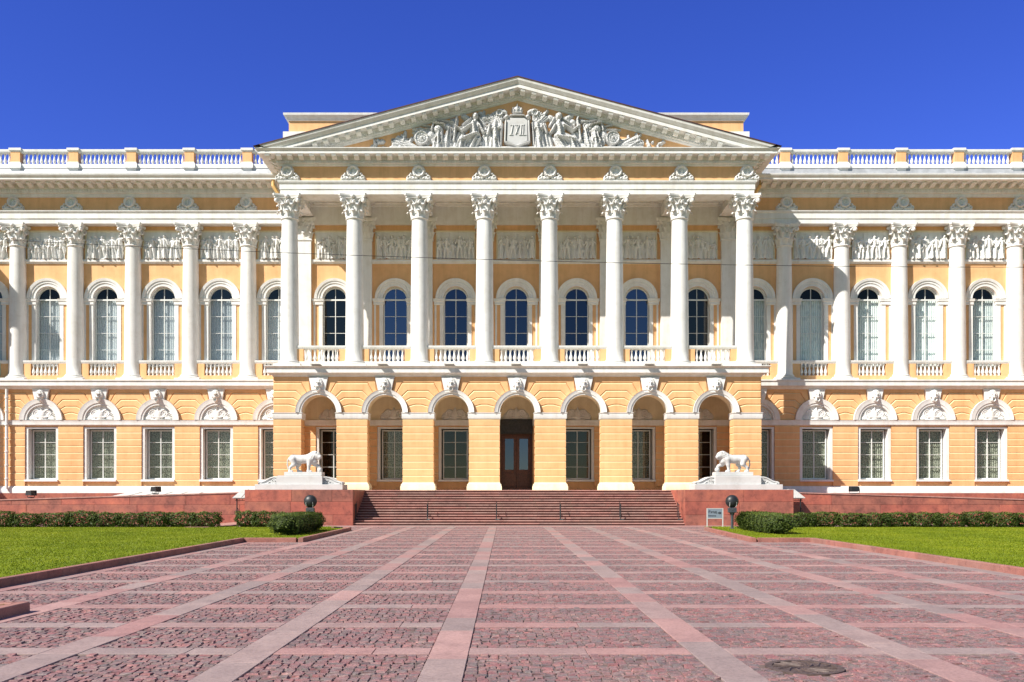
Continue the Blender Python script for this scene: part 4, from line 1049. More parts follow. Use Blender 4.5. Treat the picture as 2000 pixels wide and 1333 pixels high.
rpart("crown", [('e', 0, 2.42, 0.33, 0.27, 0.34, 0), ('c', -0.24, 2.24, 0.05, 0.24, 2.24, 0.05, 0.38, 0), ('c', 0, 2.66, 0.035, 0, 2.8, 0.02, 0.3, 0), ('c', 0, 2.3, 0.035, 0, 2.66, 0.03, 0.4, 0), ('c', -0.2, 2.3, 0.03, -0.26, 2.5, 0.03, 0.38, 0), ('c', 0.2, 2.3, 0.03, 0.26, 2.5, 0.03, 0.38, 0)], -0.45, 0.45, 2.15, 2.85, 40, 32)
for q in (-1, 1):
    X = lambda a: q * (a if a < 2.3 else 2.3 + (a - 2.3) * 1.16)
    arm = [('c', X(1.25), 1.45, 0.3, X(1.3), 0.75, 0.27, 0.42, 5), ('c', X(1.3), 0.7, 0.3, X(1.32), 0.15, 0.42, 0.4, 9), ('e', X(1.12), 1.3, 0.17, 0.14, 0.47, 0), ('e', X(1.4), 1.3, 0.17, 0.14, 0.47, 0),
           ('c', X(1.6), 1.5, 0.14, X(1.72), 1.05, 0.12, 0.36, 6), ('c', X(0.92), 1.6, 0.1, X(0.98), 0.3, 0.08, 0.3, 4), ('e', X(1.3), 1.75, 0.14, 0.12, 0.3, 0)]
    rpart("armour", arm, *sorted((X(0.8), X(1.95))), 0.05, 1.95, 56, 70)
    sp = []
    for k in range(9):
        a = 0.55 + k * 0.09; sp.append(('c', X(0.95), 1.3, 0.05, X(0.95 + 1.35 * cos(a + 0.3)), 1.3 + 1.2 * sin(a), 0.07, 0.2 + 0.02 * (k % 3), 0))
    sp += [('r', X(1.05), 2.25, 0.17, 0.06, 0.3), ('e', X(0.75), 2.3, 0.3, 0.14, 0.3, 0.6 * q), ('e', X(1.5), 2.0, 0.3, 0.1, 0.22, 0.5 * q)]
    rpart("banner", sp, *sorted((X(0.6), X(2.3))), 1.2, 2.6, 70, 56)
    fg = [('e', X(2.45), 2.0, 0.19, 0.23, 0.5, 0), ('e', X(2.45), 2.12, 0.22, 0.13, 0.42, 0), ('c', X(2.45), 1.75, 0.12, X(2.5), 1.5, 0.14, 0.4, 0), ('c', X(2.5), 1.5, 0.33, X(2.5), 0.95, 0.27, 0.46, 6),
          ('c', X(2.45), 0.85, 0.33, X(3.15), 0.6, 0.3, 0.52, 5), ('c', X(3.1), 0.6, 0.3, X(3.25), 0.0, 0.36, 0.5, 8), ('c', X(2.4), 0.7, 0.3, X(2.75), 0.02, 0.36, 0.42, 8),
          ('c', X(2.7), 1.5, 0.11, X(3.15), 1.15, 0.1, 0.5, 0), ('c', X(3.15), 1.15, 0.1, X(3.5), 1.45, 0.08, 0.48, 0), ('c', X(2.25), 1.5, 0.11, X(2.0), 1.05, 0.1, 0.44, 0)]
    rpart("seated_figure", fg, *sorted((X(1.8), X(3.75))), 0.0, 2.35, 90, 104)
    wg = [('e', X(2.95), 2.0, 0.34, 0.17, 0.26, 0.5 * q), ('c', X(2.7), 1.9, 0.14, X(3.1), 1.55, 0.1, 0.24, 6)]
    rpart("wing", wg, *sorted((X(2.4), X(3.4))), 1.2, 2.4, 50, 60)
    wg = [('e', X(1.98), 1.95, 0.26, 0.2, 0.24, -0.6 * q), ('c', X(2.2), 1.9, 0.14, X(1.95), 1.5, 0.1, 0.24, 6)]
    rpart("wing", wg, *sorted((X(1.6), X(2.35))), 1.2, 2.3, 40, 56)
    wg = [('c', X(3.4), 1.85, 0.09, X(3.55), 0.6, 0.12, 0.36, 5), ('e', X(3.42), 1.95, 0.09, 0.14, 0.34, 0)]
    rpart("torch", wg, *sorted((X(3.25), X(3.75))), 0.4, 2.3, 26, 80)
    dr = [('c', X(3.3), 0.9, 0.3, X(3.6), 0.05, 0.42, 0.22, 9), ('c', X(1.75), 0.9, 0.3, X(1.85), 0.05, 0.36, 0.22, 9), ('c', X(1.6), 0.05, 0.12, X(5.0), 0.05, 0.12, 0.3, 0), ('e', X(2.95), 0.12, 0.3, 0.14, 0.42, 0), ('e', X(3.75), 0.3, 0.2, 0.28, 0.3, 0.4 * q)]
    rpart("drapery", dr, *sorted((X(1.4), X(5.1))), 0.0, 1.4, 150, 60)
    hl = [('e', X(4.35), 1.25, 0.3, 0.27, 0.48, 0.3 * q), ('c', X(4.05), 1.5, 0.09, X(4.6), 1.62, 0.06, 0.42, 6), ('c', X(4.6), 1.62, 0.07, X(4.7), 1.2, 0.07, 0.4, 0), ('c', X(4.3), 0.95, 0.24, X(4.35), 0.15, 0.42, 0.46, 8),
          ('c', X(3.8), 1.3, 0.12, X(3.95), 0.3, 0.3, 0.36, 8), ('e', X(4.0), 0.5, 0.35, 0.4, 0.38, 0), ('r', X(4.35), 0.55, 0.22, 0.05, 0.5)]
    rpart("helmet_trophy", hl, *sorted((X(3.55), X(4.95))), 0.0, 1.75, 66, 82)
    rd = [('d', X(5.2), 0.72, 0.42, 0.45, 0.34), ('r', X(5.2), 0.72, 0.36, 0.06, 0.42), ('e', X(5.2), 0.72, 0.13, 0.13, 0.45, 0), ('c', X(4.9), 0.1, 0.12, X(5.6), 0.12, 0.14, 0.3, 6), ('r', X(5.2), 0.72, 0.2, 0.03, 0.4)]
    rpart("round_shield", rd, *sorted((X(4.7), X(5.75))), 0.0, 1.25, 50, 60)
    wp = []
    for k in range(7):
        a = 0.12 + k * 0.1; wp.append(('c', X(5.45), 0.25, 0.07, X(5.5 + 1.2 * cos(a)), 0.2 + 1.0 * sin(a), 0.09, 0.2 + 0.05 * (k % 2), 0))
    wp += [('e', X(7.75), 0.13, 0.12, 0.13, 0.2, 0), ('c', X(7.3), 0.05, 0.06, X(7.9), 0.05, 0.05, 0.2, 0), ('c', X(5.9), 0.12, 0.1, X(6.5), 0.55, 0.06, 0.3, 0), ('e', X(6.15), 0.62, 0.16, 0.12, 0.26, 0.5 * q), ('c', X(5.5), 0.1, 0.14, X(7.1), 0.06, 0.05, 0.28, 0), ('e', X(6.3), 0.25, 0.2, 0.14, 0.26, 0.4), ('e', X(7.35), 0.12, 0.14, 0.12, 0.2, 0), ('e', X(6.75), 0.2, 0.16, 0.09, 0.22, -0.5)]
    rpart("weapon_sheaf", wp, *sorted((X(5.3), X(7.95))), 0.0, 1.3, 120, 60)
    fl = [('c', X(4.6), 1.3, 0.08, X(5.6), 1.25, 0.05, 0.2, 5), ('c', X(4.5), 1.4, 0.06, X(5.2), 1.55, 0.04, 0.2, 0), ('e', X(4.75), 0.9, 0.25, 0.35, 0.3, 0.3 * q), ('c', X(3.6), 1.7, 0.08, X(4.4), 1.85, 0.05, 0.22, 5), ('e', X(3.9), 1.45, 0.25, 0.2, 0.26, 0.4 * q)]
    rpart("trophy", fl, *sorted((X(3.4), X(5.75))), 0.5, 2.0, 110, 60)

tr = random.Random(77); fill = []
for k in range(230):
    x = tr.uniform(-8.6, 8.6); hmax = (ZT - 1.05 - 22.05) - SL * abs(x); lim = hmax * (0.92 if abs(x) < 6.2 else 0.75)
    if abs(x) < 0.9: continue
    z = tr.uniform(0.0, max(0.1, lim)); sz = tr.uniform(0.08, 0.2) * min(1, 0.35 + hmax / 2.2); a = tr.uniform(-0.6, 2.2); t = tr.random()
    ex = x + tr.uniform(1.5, 3.2) * sz * cos(a) * (1 if x > 0 else -1); ez = min(z + tr.uniform(1.5, 3.2) * sz * abs(sin(a)), max(0.05, (ZT - 1.05 - 22.05) - SL * abs(ex) - sz * 0.6))
    if t < 0.55: fill.append(('c', x, z, sz * 0.8, ex, ez, sz * 0.45, tr.uniform(0.12, 0.26), 5 if t < 0.3 else 0))
    elif t < 0.85: fill.append(('e', x, min(z, lim - sz * 0.5), sz, sz * 1.1, tr.uniform(0.14, 0.28), tr.uniform(-1, 1)))
    else: fill.append(('r', x, min(z, lim - sz), sz * 0.9, sz * 0.3, tr.uniform(0.16, 0.28)))
fill.append(('c', -8.6, 0.02, 0.07, 8.6, 0.02, 0.07, 0.1, 0))
rpart("trophy_ground", fill, -9.0, 9.0, 0.0, 3.0, 420, 84)

# downpipes
def pipe(pts, r=0.08, mats=M['pipe'], bands=()):
    b = MB(); b.tube(pts, r, 10)
    for z in bands: b.lathe([(r + 0.0, z - 0.05), (r + 0.03, z - 0.04), (r + 0.03, z + 0.04), (r, z + 0.05)], 10, pts[0][0], pts[0][1])
    return part(b, "downpipe", [mats])
pipe([(-32.33, YG - 0.2, 8.3), (-32.33, YG - 0.2, 1.95)], 0.09, M['white'], [2.6 + 0.86 * k for k in range(7)])
for sx in (-1, 1):
    pipe([(sx * 15.25, YF - 1.05, 21.75), (sx * 15.25, YF - 1.05, 20.95), (sx * 14.28, YF - 0.2, 19.3)], 0.11)
# side pavilions at the ends of the wings
for sx in (-1, 1):
    b = MB(); x0, x1 = sorted((sx * WX, sx * (WX + 14)))
    b.box(x0, x1, 52.2, 63, 1.7, 21.3)
    pv = part(b, "side_pavilion", [M['yellow']])
    q = MB(); q.ring(x0, x1, 52.2, 63, [(0, 20.5), (0.1, 20.6), (0.2, 20.9), (0.26, 21.2), (0.9, 21.3), (0.9, 21.45), (1.0, 21.6), (1.0, 21.7), (0, 21.9)], cap=True)
    q.ring(x0, x1, 52.2, 63, [(0, 8.3), (0.1, 8.35), (0.3, 8.5), (0.3, 8.8), (0, 8.9)]); q.ring(x0, x1, 52.2, 63, [(0, 6), (0.08, 6.02), (0.08, 6.32), (0, 6.34)]); q.ring(x0, x1, 52.2, 63, [(0, 18.9), (0.08, 18.92), (0.1, 19.7), (0, 19.72)]); q.ring(x0, x1, 52.2, 63, [(0.1, 1.7), (0.1, 2.0), (0, 2.1)])
    part(q, "pavilion_moulding", [M['white']], loc=(0, 0, 0), parent=pv)
    q = MB()
    for k in range(3):
        xc = (x0 + x1) / 2 + (k - 1) * 4.2; q.box(xc - 1.1, xc + 1.1, 52.1, 52.25, 9.6, 15.0); q.box(xc - 1.05, xc + 1.05, 52.12, 52.25, 2.5, 5.9)
    part(q, "window_surround", [M['white']], loc=(0, 0, 0), parent=pv)
    for k in range(3):
        xc = (x0 + x1) / 2 + (k - 1) * 4.2
        for z0_, z1_ in ((9.9, 14.7), (2.7, 5.75)):
            q = MB(); q.box(xc - 0.8, xc + 0.8, 52.06, 52.1, z0_, z1_); part(q, "pane", [M['room']], loc=(0, 0, 0), parent=pv)

# ------------------------------------------------------------------ granite terrace, stairs, cheek walls, ramps
def WXf(x): return x + CX
NS = 14; Y_ST, TR = 46.6, 0.30; RZ = ZP / NS
stairs = empty("granite_stairs", "broad flight of pink granite steps leading up to the arcade", "stairs", (CX, Y_ST, 0))
b = MB()
for k in range(NS):
    y = Y_ST + k * TR; z1 = RZ * (k + 1); x = -8.6; k2 = 0
    lens = [1.9 + 0.5 * random.random() for _ in range(9)]; tot = sum(lens)
    for L in lens:
        w_ = L / tot * 17.2
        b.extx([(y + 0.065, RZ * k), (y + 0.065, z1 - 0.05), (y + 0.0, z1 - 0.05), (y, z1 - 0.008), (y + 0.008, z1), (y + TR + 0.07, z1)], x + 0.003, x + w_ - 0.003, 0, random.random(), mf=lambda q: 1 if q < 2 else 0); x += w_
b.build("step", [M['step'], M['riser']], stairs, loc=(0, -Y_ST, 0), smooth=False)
b = MB(); yl = Y_ST + NS * TR
b.add([(-14.4, yl, ZP), (14.4, yl, ZP), (14.4, YG + 0.2, ZP), (-14.4, YG + 0.2, ZP)], [(0, 1, 2, 3)])
b.build("landing", M['pale_floor'], stairs, loc=(0, -Y_ST, 0), smooth=False)
def block_wall(mb, x0, x1, rows, yf, core_y, seed, lmin=2.0, lmax=3.4, topf=None):
    r = random.Random(seed)
    for z0, z1 in rows:
        x = x0
        while x < x1 - 0.01:
            L = r.uniform(lmin, lmax); xe = x + L
            if x1 - xe < 1.0: xe = x1
            za, zb2 = (z1, z1) if topf is None else (min(z1, topf(x)), min(z1, topf(xe)))
            if za > z0 + 0.03 or zb2 > z0 + 0.03:
                mb.block([(x + 0.006, z0 + 0.006), (xe - 0.006, z0 + 0.006), (xe - 0.006, max(zb2 - 0.006, z0 + 0.01)), (x + 0.006, max(za - 0.006, z0 + 0.01))], core_y, yf, 0.008, 0, r.random())
            x = xe
rows = [(0.0, 0.56), (0.56, 1.24), (1.24, ZP)]
for sx, lab in ((-1, "low red granite block beside the stairs under the lion facing right"), (1, "low red granite block beside the stairs under the lion facing left")):
    o = empty("pedestal_wall", lab, "granite wall", (CX + sx * 11.4, 46.5, 0), "granite blocks flanking the stairs")
    b = MB(); x0, x1 = -2.8, 2.8
    block_wall(b, x0, x1, rows, 0.0, 0.1, 40 + sx)
    b.box(x0 + 0.01, x1 - 0.01, 0.02, 6.45, 0, ZP - 0.01, 0, 0.3)
    b.box(x0, x1, 0.012, 6.45, ZP - 0.01, ZP + 0.004, 0, 0.5)
    for k, (z0, z1) in enumerate(rows):                              # side blocks
        for xx, dx in ((x0, -0.005), (x1, 0.005)):
            yy = 0.01
            for j in range(3): b.box(min(xx, xx + dx), max(xx, xx + dx), yy, yy + 2.1, z0 + 0.006, z1 - 0.006, 0, random.random()); yy += 2.13
    b.build("wall", M['granite'], o, smooth=False)
for sx, lab in ((-1, "long sloping red granite ramp wall behind the shrubs at the foot of the left wing"), (1, "long sloping red granite ramp wall behind the shrubs at the foot of the right wing")):
    o = empty("ramp_wall", lab, "ramp wall", (CX + sx * 14.2, 49.5, 0), "carriage ramp walls")
    tp = lambda x: 1.72 - 0.0300 * abs(x)
    b = MB(); x0, x1 = sorted((0.0, sx * 36.0))
    if sx < 0: block_wall(b, x0, x1, [(-0.05, 0.5), (0.5, 1.05), (1.05, 2.2)], 0, 0.1, 71, 2.2, 4.0, tp)
    else: block_wall(b, x0, x1, [(-0.05, 0.5), (0.5, 1.05), (1.05, 2.2)], 0, 0.1, 72, 2.2, 4.0, tp)
    xe = sx * 36
    b.exty([(0, -0.05), (xe, -0.05), (xe, tp(36) - 0.012), (0, 1.70)], 0.02, 7.6, 0, 0.45)
    b.build("wall", M['granite'], o, smooth=False)
    b = MB(); b.add([(0, -0.04, tp(0) + 0.001), (xe, -0.04, tp(36) + 0.001), (xe, 0.45, tp(36) + 0.001), (0, 0.45, tp(0) + 0.001), (0, -0.04, tp(0) + 0.06), (xe, -0.04, tp(36) + 0.06), (xe, 0.45, tp(36) + 0.06), (0, 0.45, tp(0) + 0.06)],
                     [(0, 1, 5, 4), (4, 5, 6, 7), (3, 2, 6, 7), (0, 3, 7, 4), (1, 2, 6, 5)], 0, 0.9); b.build("coping", M['step'], o, smooth=False)
b = MB()                                                             # granite foot of the palace above the ramps
for x0, x1 in ((-WX, -14.2), (14.2, WX)): b = MB(); b.box(x0, x1, YG - 0.13, YG + 0.3, 0, 1.70, 0, 0.5); part(b, "granite_foot", [M['granite']])

# ------------------------------------------------------------------ lions on their pedestals
def lion_mesh():
    seq = [((-.62, 0, .74), .235, (-.1, 0, .72), .225), ((-.1, 0, .72), .225, (.34, 0, .76), .27), ((.3, 0, .62), .2, (.46, 0, .66), .24)]
    near, far = -0.13, 0.13
    legs = [((-.6, near, .72), .2, (-.52, near - .02, .46), .135), ((-.52, near - .02, .46), .12, (-.76, near - .02, .27), .07), ((-.76, near - .02, .27), .065, (-.78, near - .02, .07), .06), ((-.8, near - .02, .06), .065, (-.66, near - .02, .05), .07),
            ((-.56, far, .7), .19, (-.34, far, .46), .13), ((-.34, far, .46), .115, (-.44, far, .26), .07), ((-.44, far, .26), .065, (-.36, far, .07), .06), ((-.38, far, .06), .065, (-.22, far, .05), .07),
            ((.34, near, .7), .18, (.28, near - .02, .42), .11), ((.28, near - .02, .42), .1, (.24, near - .02, .09), .075), ((.22, near - .02, .06), .07, (.38, near - .02, .05), .07),
            ((.4, far - .06, .66), .18, (.56, far - .08, .44), .115), ((.56, far - .08, .44), .1, (.76, far - .1, .36), .08), ((.76, far - .1, .36), .08, (.82, far - .1, .28), .085)]
    head = [((.42, 0, .84), .27, (.56, -.03, .92), .26), ((.62, -.06, .95), .2, (.72, -.1, .93), .19), ((.76, -.14, .88), .13, (.88, -.2, .84), .105), ((.8, -.16, .78), .09, (.85, -.18, .76), .07), ((.5, -.02, .7), .24, (.58, -.04, .6), .17)]
    def f(X, Y, Z):
        d = np.full(X.shape, 9.0)
        for a, ra, b_, rb in seq + legs: d = smin(d, cone_d(X, Y, Z, a, ra, b_, rb), 0.06)
        m = np.full(X.shape, 9.0)
        for a, ra, b_, rb in head: m = smin(m, cone_d(X, Y, Z, a, ra, b_, rb), 0.05)
        mane = np.clip((0.74 - X) * 6, 0, 1) * np.clip((Z - 0.45) * 5, 0, 1)
        m = m - 0.026 * mane * np.sin(X * 34 + Z * 17) * np.sin(Z * 38 - X * 9) * np.cos(Y * 26)
        d = smin(d, m, 0.05)
        for a, ra, b_, rb in [((.60, -.2, .98), .0, (.61, -.22, .98), .0)]: pass
        d = smin(d, cone_d(X, Y, Z, (.66, -.24, 1.08), .05, (.67, -.25, 1.1), .045), .02); d = smin(d, cone_d(X, Y, Z, (.66, .08, 1.1), .05, (.67, .09, 1.12), .045), .02)
        for ex in ((.83, -.13, .955), (.78, -.235, .95)): d = np.maximum(d, -(np.sqrt((X - ex[0]) ** 2 + (Y - ex[1]) ** 2 + (Z - ex[2]) ** 2) - .028))
        d = np.maximum(d, -cone_d(X, Y, Z, (.93, -.17, .80), .018, (.86, -.27, .80), .018))
        tail = [(-.84, 0, .82), (-.93, 0, .66), (-.95, .02, .42), (-.9, .03, .2), (-.84, .05, .1)]
        for a, b_ in zip(tail, tail[1:]): d = smin(d, cone_d(X, Y, Z, a, .035, b_, .035), .03)
        d = smin(d, cone_d(X, Y, Z, (-.84, .05, .1), .05, (-.78, .05, .06), .05), .03)
        return d
    V, Q = surface_net(f, (-1.15, -0.5, -0.06), (1.15, 0.5, 1.35), 0.026)
    return grid_mesh("lion_body", V, Q, M['statue'], np.full(len(Q), 0.5))
ME_LION = lion_mesh()
for sx, l1, l2 in ((-1, "white stone lion facing right with its paw on a ball", "white stone pedestal with scrolled ends under the lion facing right"),
                   (1, "white stone lion facing left with its paw on a ball", "white stone pedestal with scrolled ends under the lion facing left")):
    px, py = CX + sx * 11.7, 48.5
    pd = empty("statue_pedestal", l2, "pedestal", (px, py, ZP), "scrolled pedestals of the lions")
    b = MB(); b.box(-2.33, 2.33, -0.75, 0.75, 0.004, 0.29, bev=0.012); b.box(-1.22, 1.22, -0.62, 0.62, 0.29, 0.74, bev=0.012); b.box(-1.16, 1.16, -0.58, 0.58, 0.74, 0.77); b.build("block", M['statue'], pd)
    for q in (-1, 1):
        s = MB(); pts = [(1.22, 0.29)]; top = [(1.22, 0.70), (1.40, 0.71), (1.56, 0.68), (1.72, 0.60), (1.88, 0.51), (2.02, 0.46), (2.14, 0.46), (2.22, 0.42), (2.24, 0.36), (2.2, 0.30)]
        th = [(1.30, 0.62), (1.42, 0.62), (1.55, 0.58), (1.68, 0.50), (1.82, 0.41), (1.95, 0.35), (2.05, 0.34)]
        poly = top + [(2.2, 0.29), (1.22, 0.29)]
        s.exty([(q * x, z) for x, z in poly], -0.36, 0.40)
        rim = [(q * x, z) for x, z in top[:-1]]; s.tube([(x, -0.38, z - 0.03) for x, z in rim], 0.04, 6); s.tube([(x, 0.42, z - 0.03) for x, z in rim], 0.04, 6)
        for cx_, cz_, R in ((1.38, 0.47, 0.13), (2.1, 0.37, 0.075)):   # carved volutes
            sp = [(q * (cx_ + R * (1 - t / 22) * cos(t * 0.62)), -0.385, cz_ + R * (1 - t / 22) * sin(t * 0.62)) for t in range(20)]; s.tube(sp, 0.026, 6)
        s.tube([(q * 1.5, -0.385, 0.36), (q * 1.62, -0.385, 0.46), (q * 1.74, -0.385, 0.36)], 0.03, 6); s.tube([(q * 1.3, -0.38, 0.32), (q * 2.1, -0.38, 0.32)], 0.03, 6)
        s.build("scroll", M['statue'], pd)
    ln = empty("lion_statue", l1, "lion statue", (px + 0.25 * -sx * 0.6, py, ZP + 0.77), "stone lions by the stairs")
    body = link("body", ME_LION, ln, (0, 0, 0.175)); body.scale = (-sx * 0.98, 1, 0.98)
    b = MB(); b.box(-1.0, 1.0, -0.42, 0.42, 0.004, 0.19, bev=0.015); b.build("plinth", M['statue'], ln)
    b = MB(); b.ball((-sx * 0.82, 0.03, 0.32), 0.135, 16, 10); b.build("ball", M['statue'], ln)

# ------------------------------------------------------------------ stair handrails
rails = [(-7.78, "at the left cheek in the shadow"), (-4.02, "second from the left"), (-0.40, "just left of the door axis"), (2.95, "third from the right"), (6.10, "second from the right"), (9.14, "at the right cheek")]
for i, (x, txt) in enumerate(rails):
    o = empty("stair_handrail", "short black iron handrail on the lower steps, " + txt, "handrail", (x, 47.0, 0.27), "black handrails on the steps")
    b = MB(); b.tube([(0, 0, 0), (0, 0, 0.80)], 0.026, 8); b.ball((0, 0, 0.81), 0.035, 8, 6); b.build("front_post", M['black'], o)
    b = MB(); b.tube([(0, 0.42, 0.14), (0, 0.42, 0.93)], 0.022, 8); b.build("rear_post", M['black'], o)
    b = MB(); b.tube([(0, -0.03, 0.76), (0, 0.44, 0.93)], 0.02, 8); b.build("rail", M['black'], o)
    b = MB(); b.lathe([(0.09, 0), (0.09, 0.02), (0.04, 0.05)], 10); b.tube([(0, 0, 0.06), (0.14, -0.06, 0.03)], 0.02, 6); b.ball((0.15, -0.06, 0.04), 0.04, 8, 6); b.build("foot", M['black'], o)

# ------------------------------------------------------------------ lamps, sign, floodlights, canopies, cable, manhole
for x, txt in ((-8.54, "round dark floodlight on a post behind the left clipped hedge"), (10.05, "round dark floodlight on a post between the signboard and the right clipped hedge")):
    o = empty("round_floodlight", txt, "floodlight", (x, 39.6, 0.1), "round floodlights on posts")
    b = MB(); b.tube([(0, 0, 0), (0, 0, 0.75)], 0.06, 10); b.lathe([(0.13, 0), (0.13, 0.03), (0.07, 0.06)], 12); b.build("post", M['grey_paint'], o)
    b = MB(); b.box(-0.17, 0.17, -0.13, 0.13, 0.72, 0.94, bev=0.02); b.lathe([(0.08, 0.62), (0.12, 0.72)], 10); b.build("ballast_box", M['grey_paint'], o)
    b = MB()
    for i in range(1): b.ball((0, 0, 1.22), (0.275, 0.20, 0.275), 24, 14)
    v = []; n = 24
    for rr, yy in ((0.285, -0.02), (0.285, 0.06), (0.26, 0.06), (0.26, -0.02)):
        for k in range(n): a = 2 * PI * k / n; v.append((rr * cos(a), yy, 1.22 + rr * sin(a)))
    b.add(v, [(i * n + k, i * n + (k + 1) % n, ((i + 1) % 4) * n + (k + 1) % n, ((i + 1) % 4) * n + k) for i in range(4) for k in range(n)])
    b.build("lamp_head", M['black'], o)
    b = MB()
    for q in (-1, 1): b.tube([(q * 0.10, 0.0, 0.92), (q * 0.15, -0.17, 1.02), (q * 0.15, -0.21, 1.18)], 0.012, 6)
    b.build("yoke", M['sign_post'], o)
sg = empty("sign", "small grey signboard with an arrow on two white posts before the right granite block", "sign", (9.83, 41.9, 0))
for q in (-1, 1):
    b = MB(); b.box(q * 0.365 - 0.02, q * 0.365 + 0.02, -0.02, 0.02, 0, 0.98, bev=0.006); b.build("post", M['sign_post'], sg)
b = MB(); b.box(-0.35, 0.35, -0.015, 0.015, 0.52, 0.96, 0); b.build("panel", M['sign'], sg)
for z in (0.965, 0.505): b = MB(); b.box(-0.35, 0.35, -0.02, 0.02, z - 0.012, z + 0.012); b.build("rail", M['sign_post'], sg)
def text(body, x, z, size, name, parent):
    cu = bpy.data.curves.new(name, 'FONT'); cu.body = body; cu.size = size; cu.extrude = 0.002; cu.align_x = 'LEFT'; cu.offset = size * 0.015
    t = bpy.data.objects.new(name, cu); C.objects.link(t); bpy.context.view_layer.update()
    me = bpy.data.meshes.new_from_object(t.evaluated_get(bpy.context.evaluated_depsgraph_get())); bpy.data.objects.remove(t)
    me.materials.clear(); me.materials.append(M['ink'])
    o = link(name, me, parent, (x, -0.019, z)); o.rotation_euler = (PI / 2, 0, 0); return o
text("Вход", -0.31, 0.755, 0.165, "lettering", sg); text("Entrance", -0.31, 0.60, 0.10, "lettering", sg)
b = MB(); b.exty([(0.13, 0.735), (0.21, 0.735), (0.21, 0.69), (0.31, 0.76), (0.21, 0.83), (0.21, 0.785), (0.13, 0.785)], -0.021, -0.016); b.build("arrow", M['ink'], sg)

def floodlight(x, y, z, lab, rot):
    o = empty("floodlight", lab, "floodlight", (x, y, z), "small floodlights along the ramps"); o.rotation_euler = (0, 0, rot)
    b = MB(); b.exty([(-0.24, 0.16), (0.24, 0.16), (0.2, 0.42), (-0.2, 0.42)], -0.14, 0.16); b.box(-0.26, 0.26, -0.17, -0.14, 0.14, 0.44, bev=0.01); b.build("housing", M['black'], o)
    b = MB(); b.add([(-0.22, -0.172, 0.18), (0.22, -0.172, 0.18), (0.22, -0.172, 0.40), (-0.22, -0.172, 0.40)], [(0, 1, 2, 3)]); b.build("lens", M['lens'], o)
    b = MB(); b.tube([(-0.28, 0, 0.28), (-0.28, 0, 0.05), (0.28, 0, 0.05), (0.28, 0, 0.28)], 0.02, 6); b.tube([(0, 0, 0.0), (0, 0, 0.05)], 0.05, 8); b.box(-0.12, 0.12, -0.1, 0.1, 0, 0.03); b.build("bracket", M['black'], o)
floodlight(-26.2, 49.75, 1.41, "black floodlight on the left ramp wall near its outer end", 2.7)
floodlight(-19.3, 49.75, 1.62, "black floodlight on the left ramp wall under the fourth window", 2.6)
floodlight(19.4, 49.75, 1.63, "black floodlight on top of the right ramp wall", 3.2)
for sx, lab in ((-1, "small tin canopy on iron brackets left of the left granite block"), (1, "small tin canopy on iron brackets right of the right granite block")):
    o = empty("canopy", lab, "canopy", (CX + sx * 14.72, 48.3, 0), "tin canopies beside the granite blocks")
    b = MB(); b.add([(-0.5, -0.55, 1.42), (0.5, -0.55, 1.42), (0.36, 0.75, 1.86), (-0.36, 0.75, 1.86), (-0.5, -0.55, 1.45), (0.5, -0.55, 1.45), (0.36, 0.75, 1.89), (-0.36, 0.75, 1.89)], [(0, 1, 2, 3), (4, 5, 6, 7), (0, 1, 5, 4), (1, 2, 6, 5), (2, 3, 7, 6), (3, 0, 4, 7)])
    for x in (-0.02,): b.tube([(x, -0.55, 1.465), (x * 0.7, 0.75, 1.905)], 0.015, 5)
    b.build("roof_sheet", M['tin'], o, smooth=False)
    for q in (-1, 1):
        b = MB(); x = q * 0.3; b.tube([(x, -0.4, 0.5), (x, -0.4, 1.44)], 0.034, 7)
        for k in range(2): b.tube([(x + 0.09 * cos(t * 0.6) * (1 - t / 24) + (0.08 if k else -0.08), -0.4, 0.66 + 0.1 * sin(t * 0.6) * (1 - t / 24)) for t in range(16)], 0.014, 5)
        b.tube([(x, -0.4, 0.95), (x + 0.12, -0.4, 0.72)], 0.014, 5); b.tube([(x, -0.4, 0.55), (x, 1.1, 0.55)], 0.018, 6); b.build("bracket", M['black'], o)
    b = MB()
    b.tube([(-0.4, -0.42, 1.30), (0.4, -0.42, 1.30)], 0.014, 5); b.tube([(-0.42, -0.45, 1.41), (0.42, -0.45, 1.41)], 0.018, 5)
    for k in range(5): b.tube([(-0.34 + 0.17 * k, -0.42, 1.30), (-0.34 + 0.17 * k, -0.45, 1.41)], 0.01, 5)
    b.build("valance", M['black'], o)
o = empty("area_cover", "pale sheet metal cover leaning on the granite foot of the left wing", "cover", (-22.0, 55.6, 1.3))
b = MB(); b.add([(-2.6, 0, 0.15), (2.6, 0, 0.20), (2.9, 1.35, 0.47), (-1.9, 1.35, 0.42), (-2.6, 0, 0.12), (2.6, 0, 0.17), (2.9, 1.35, 0.44), (-1.9, 1.35, 0.39)], [(0, 1, 2, 3), (0, 1, 5, 4), (1, 2, 6, 5), (3, 0, 4, 7)])
for k in range(1, 5): u = k / 5; b.tube([(-2.6 + 5.2 * u, 0, 0.16 + 0.05 * u), (-1.9 + 4.8 * u, 1.35, 0.44 + 0.04 * u)], 0.02, 5)
b.build("sheet", M['sign_post'], o, smooth=False)
b = MB(); pts = []
for k in range(61):
    x = -60 + 120 * k / 60; t = x; pts.append((x, 40.0, 12.06 - 0.0273 * x + 0.00058 * x * x))
b.tube(pts, 0.012, 6); tag(b.build("overhead_cable", M['cable']), "thin black overhead cable strung across the whole facade", "cable")
mx, my = 2.84, 8.50
o = empty("manhole_cover", "round rusty cast iron cover with curved ribs sunk among the cobbles", "manhole cover", (mx, my, 0.0))
b = MB(); b.lathe([(0.36, -0.01), (0.36, 0.016), (0.315, 0.019), (0.295, 0.016), (0.295, 0.006)], 40, cap=False); b.build("ring", M['rust'], o)
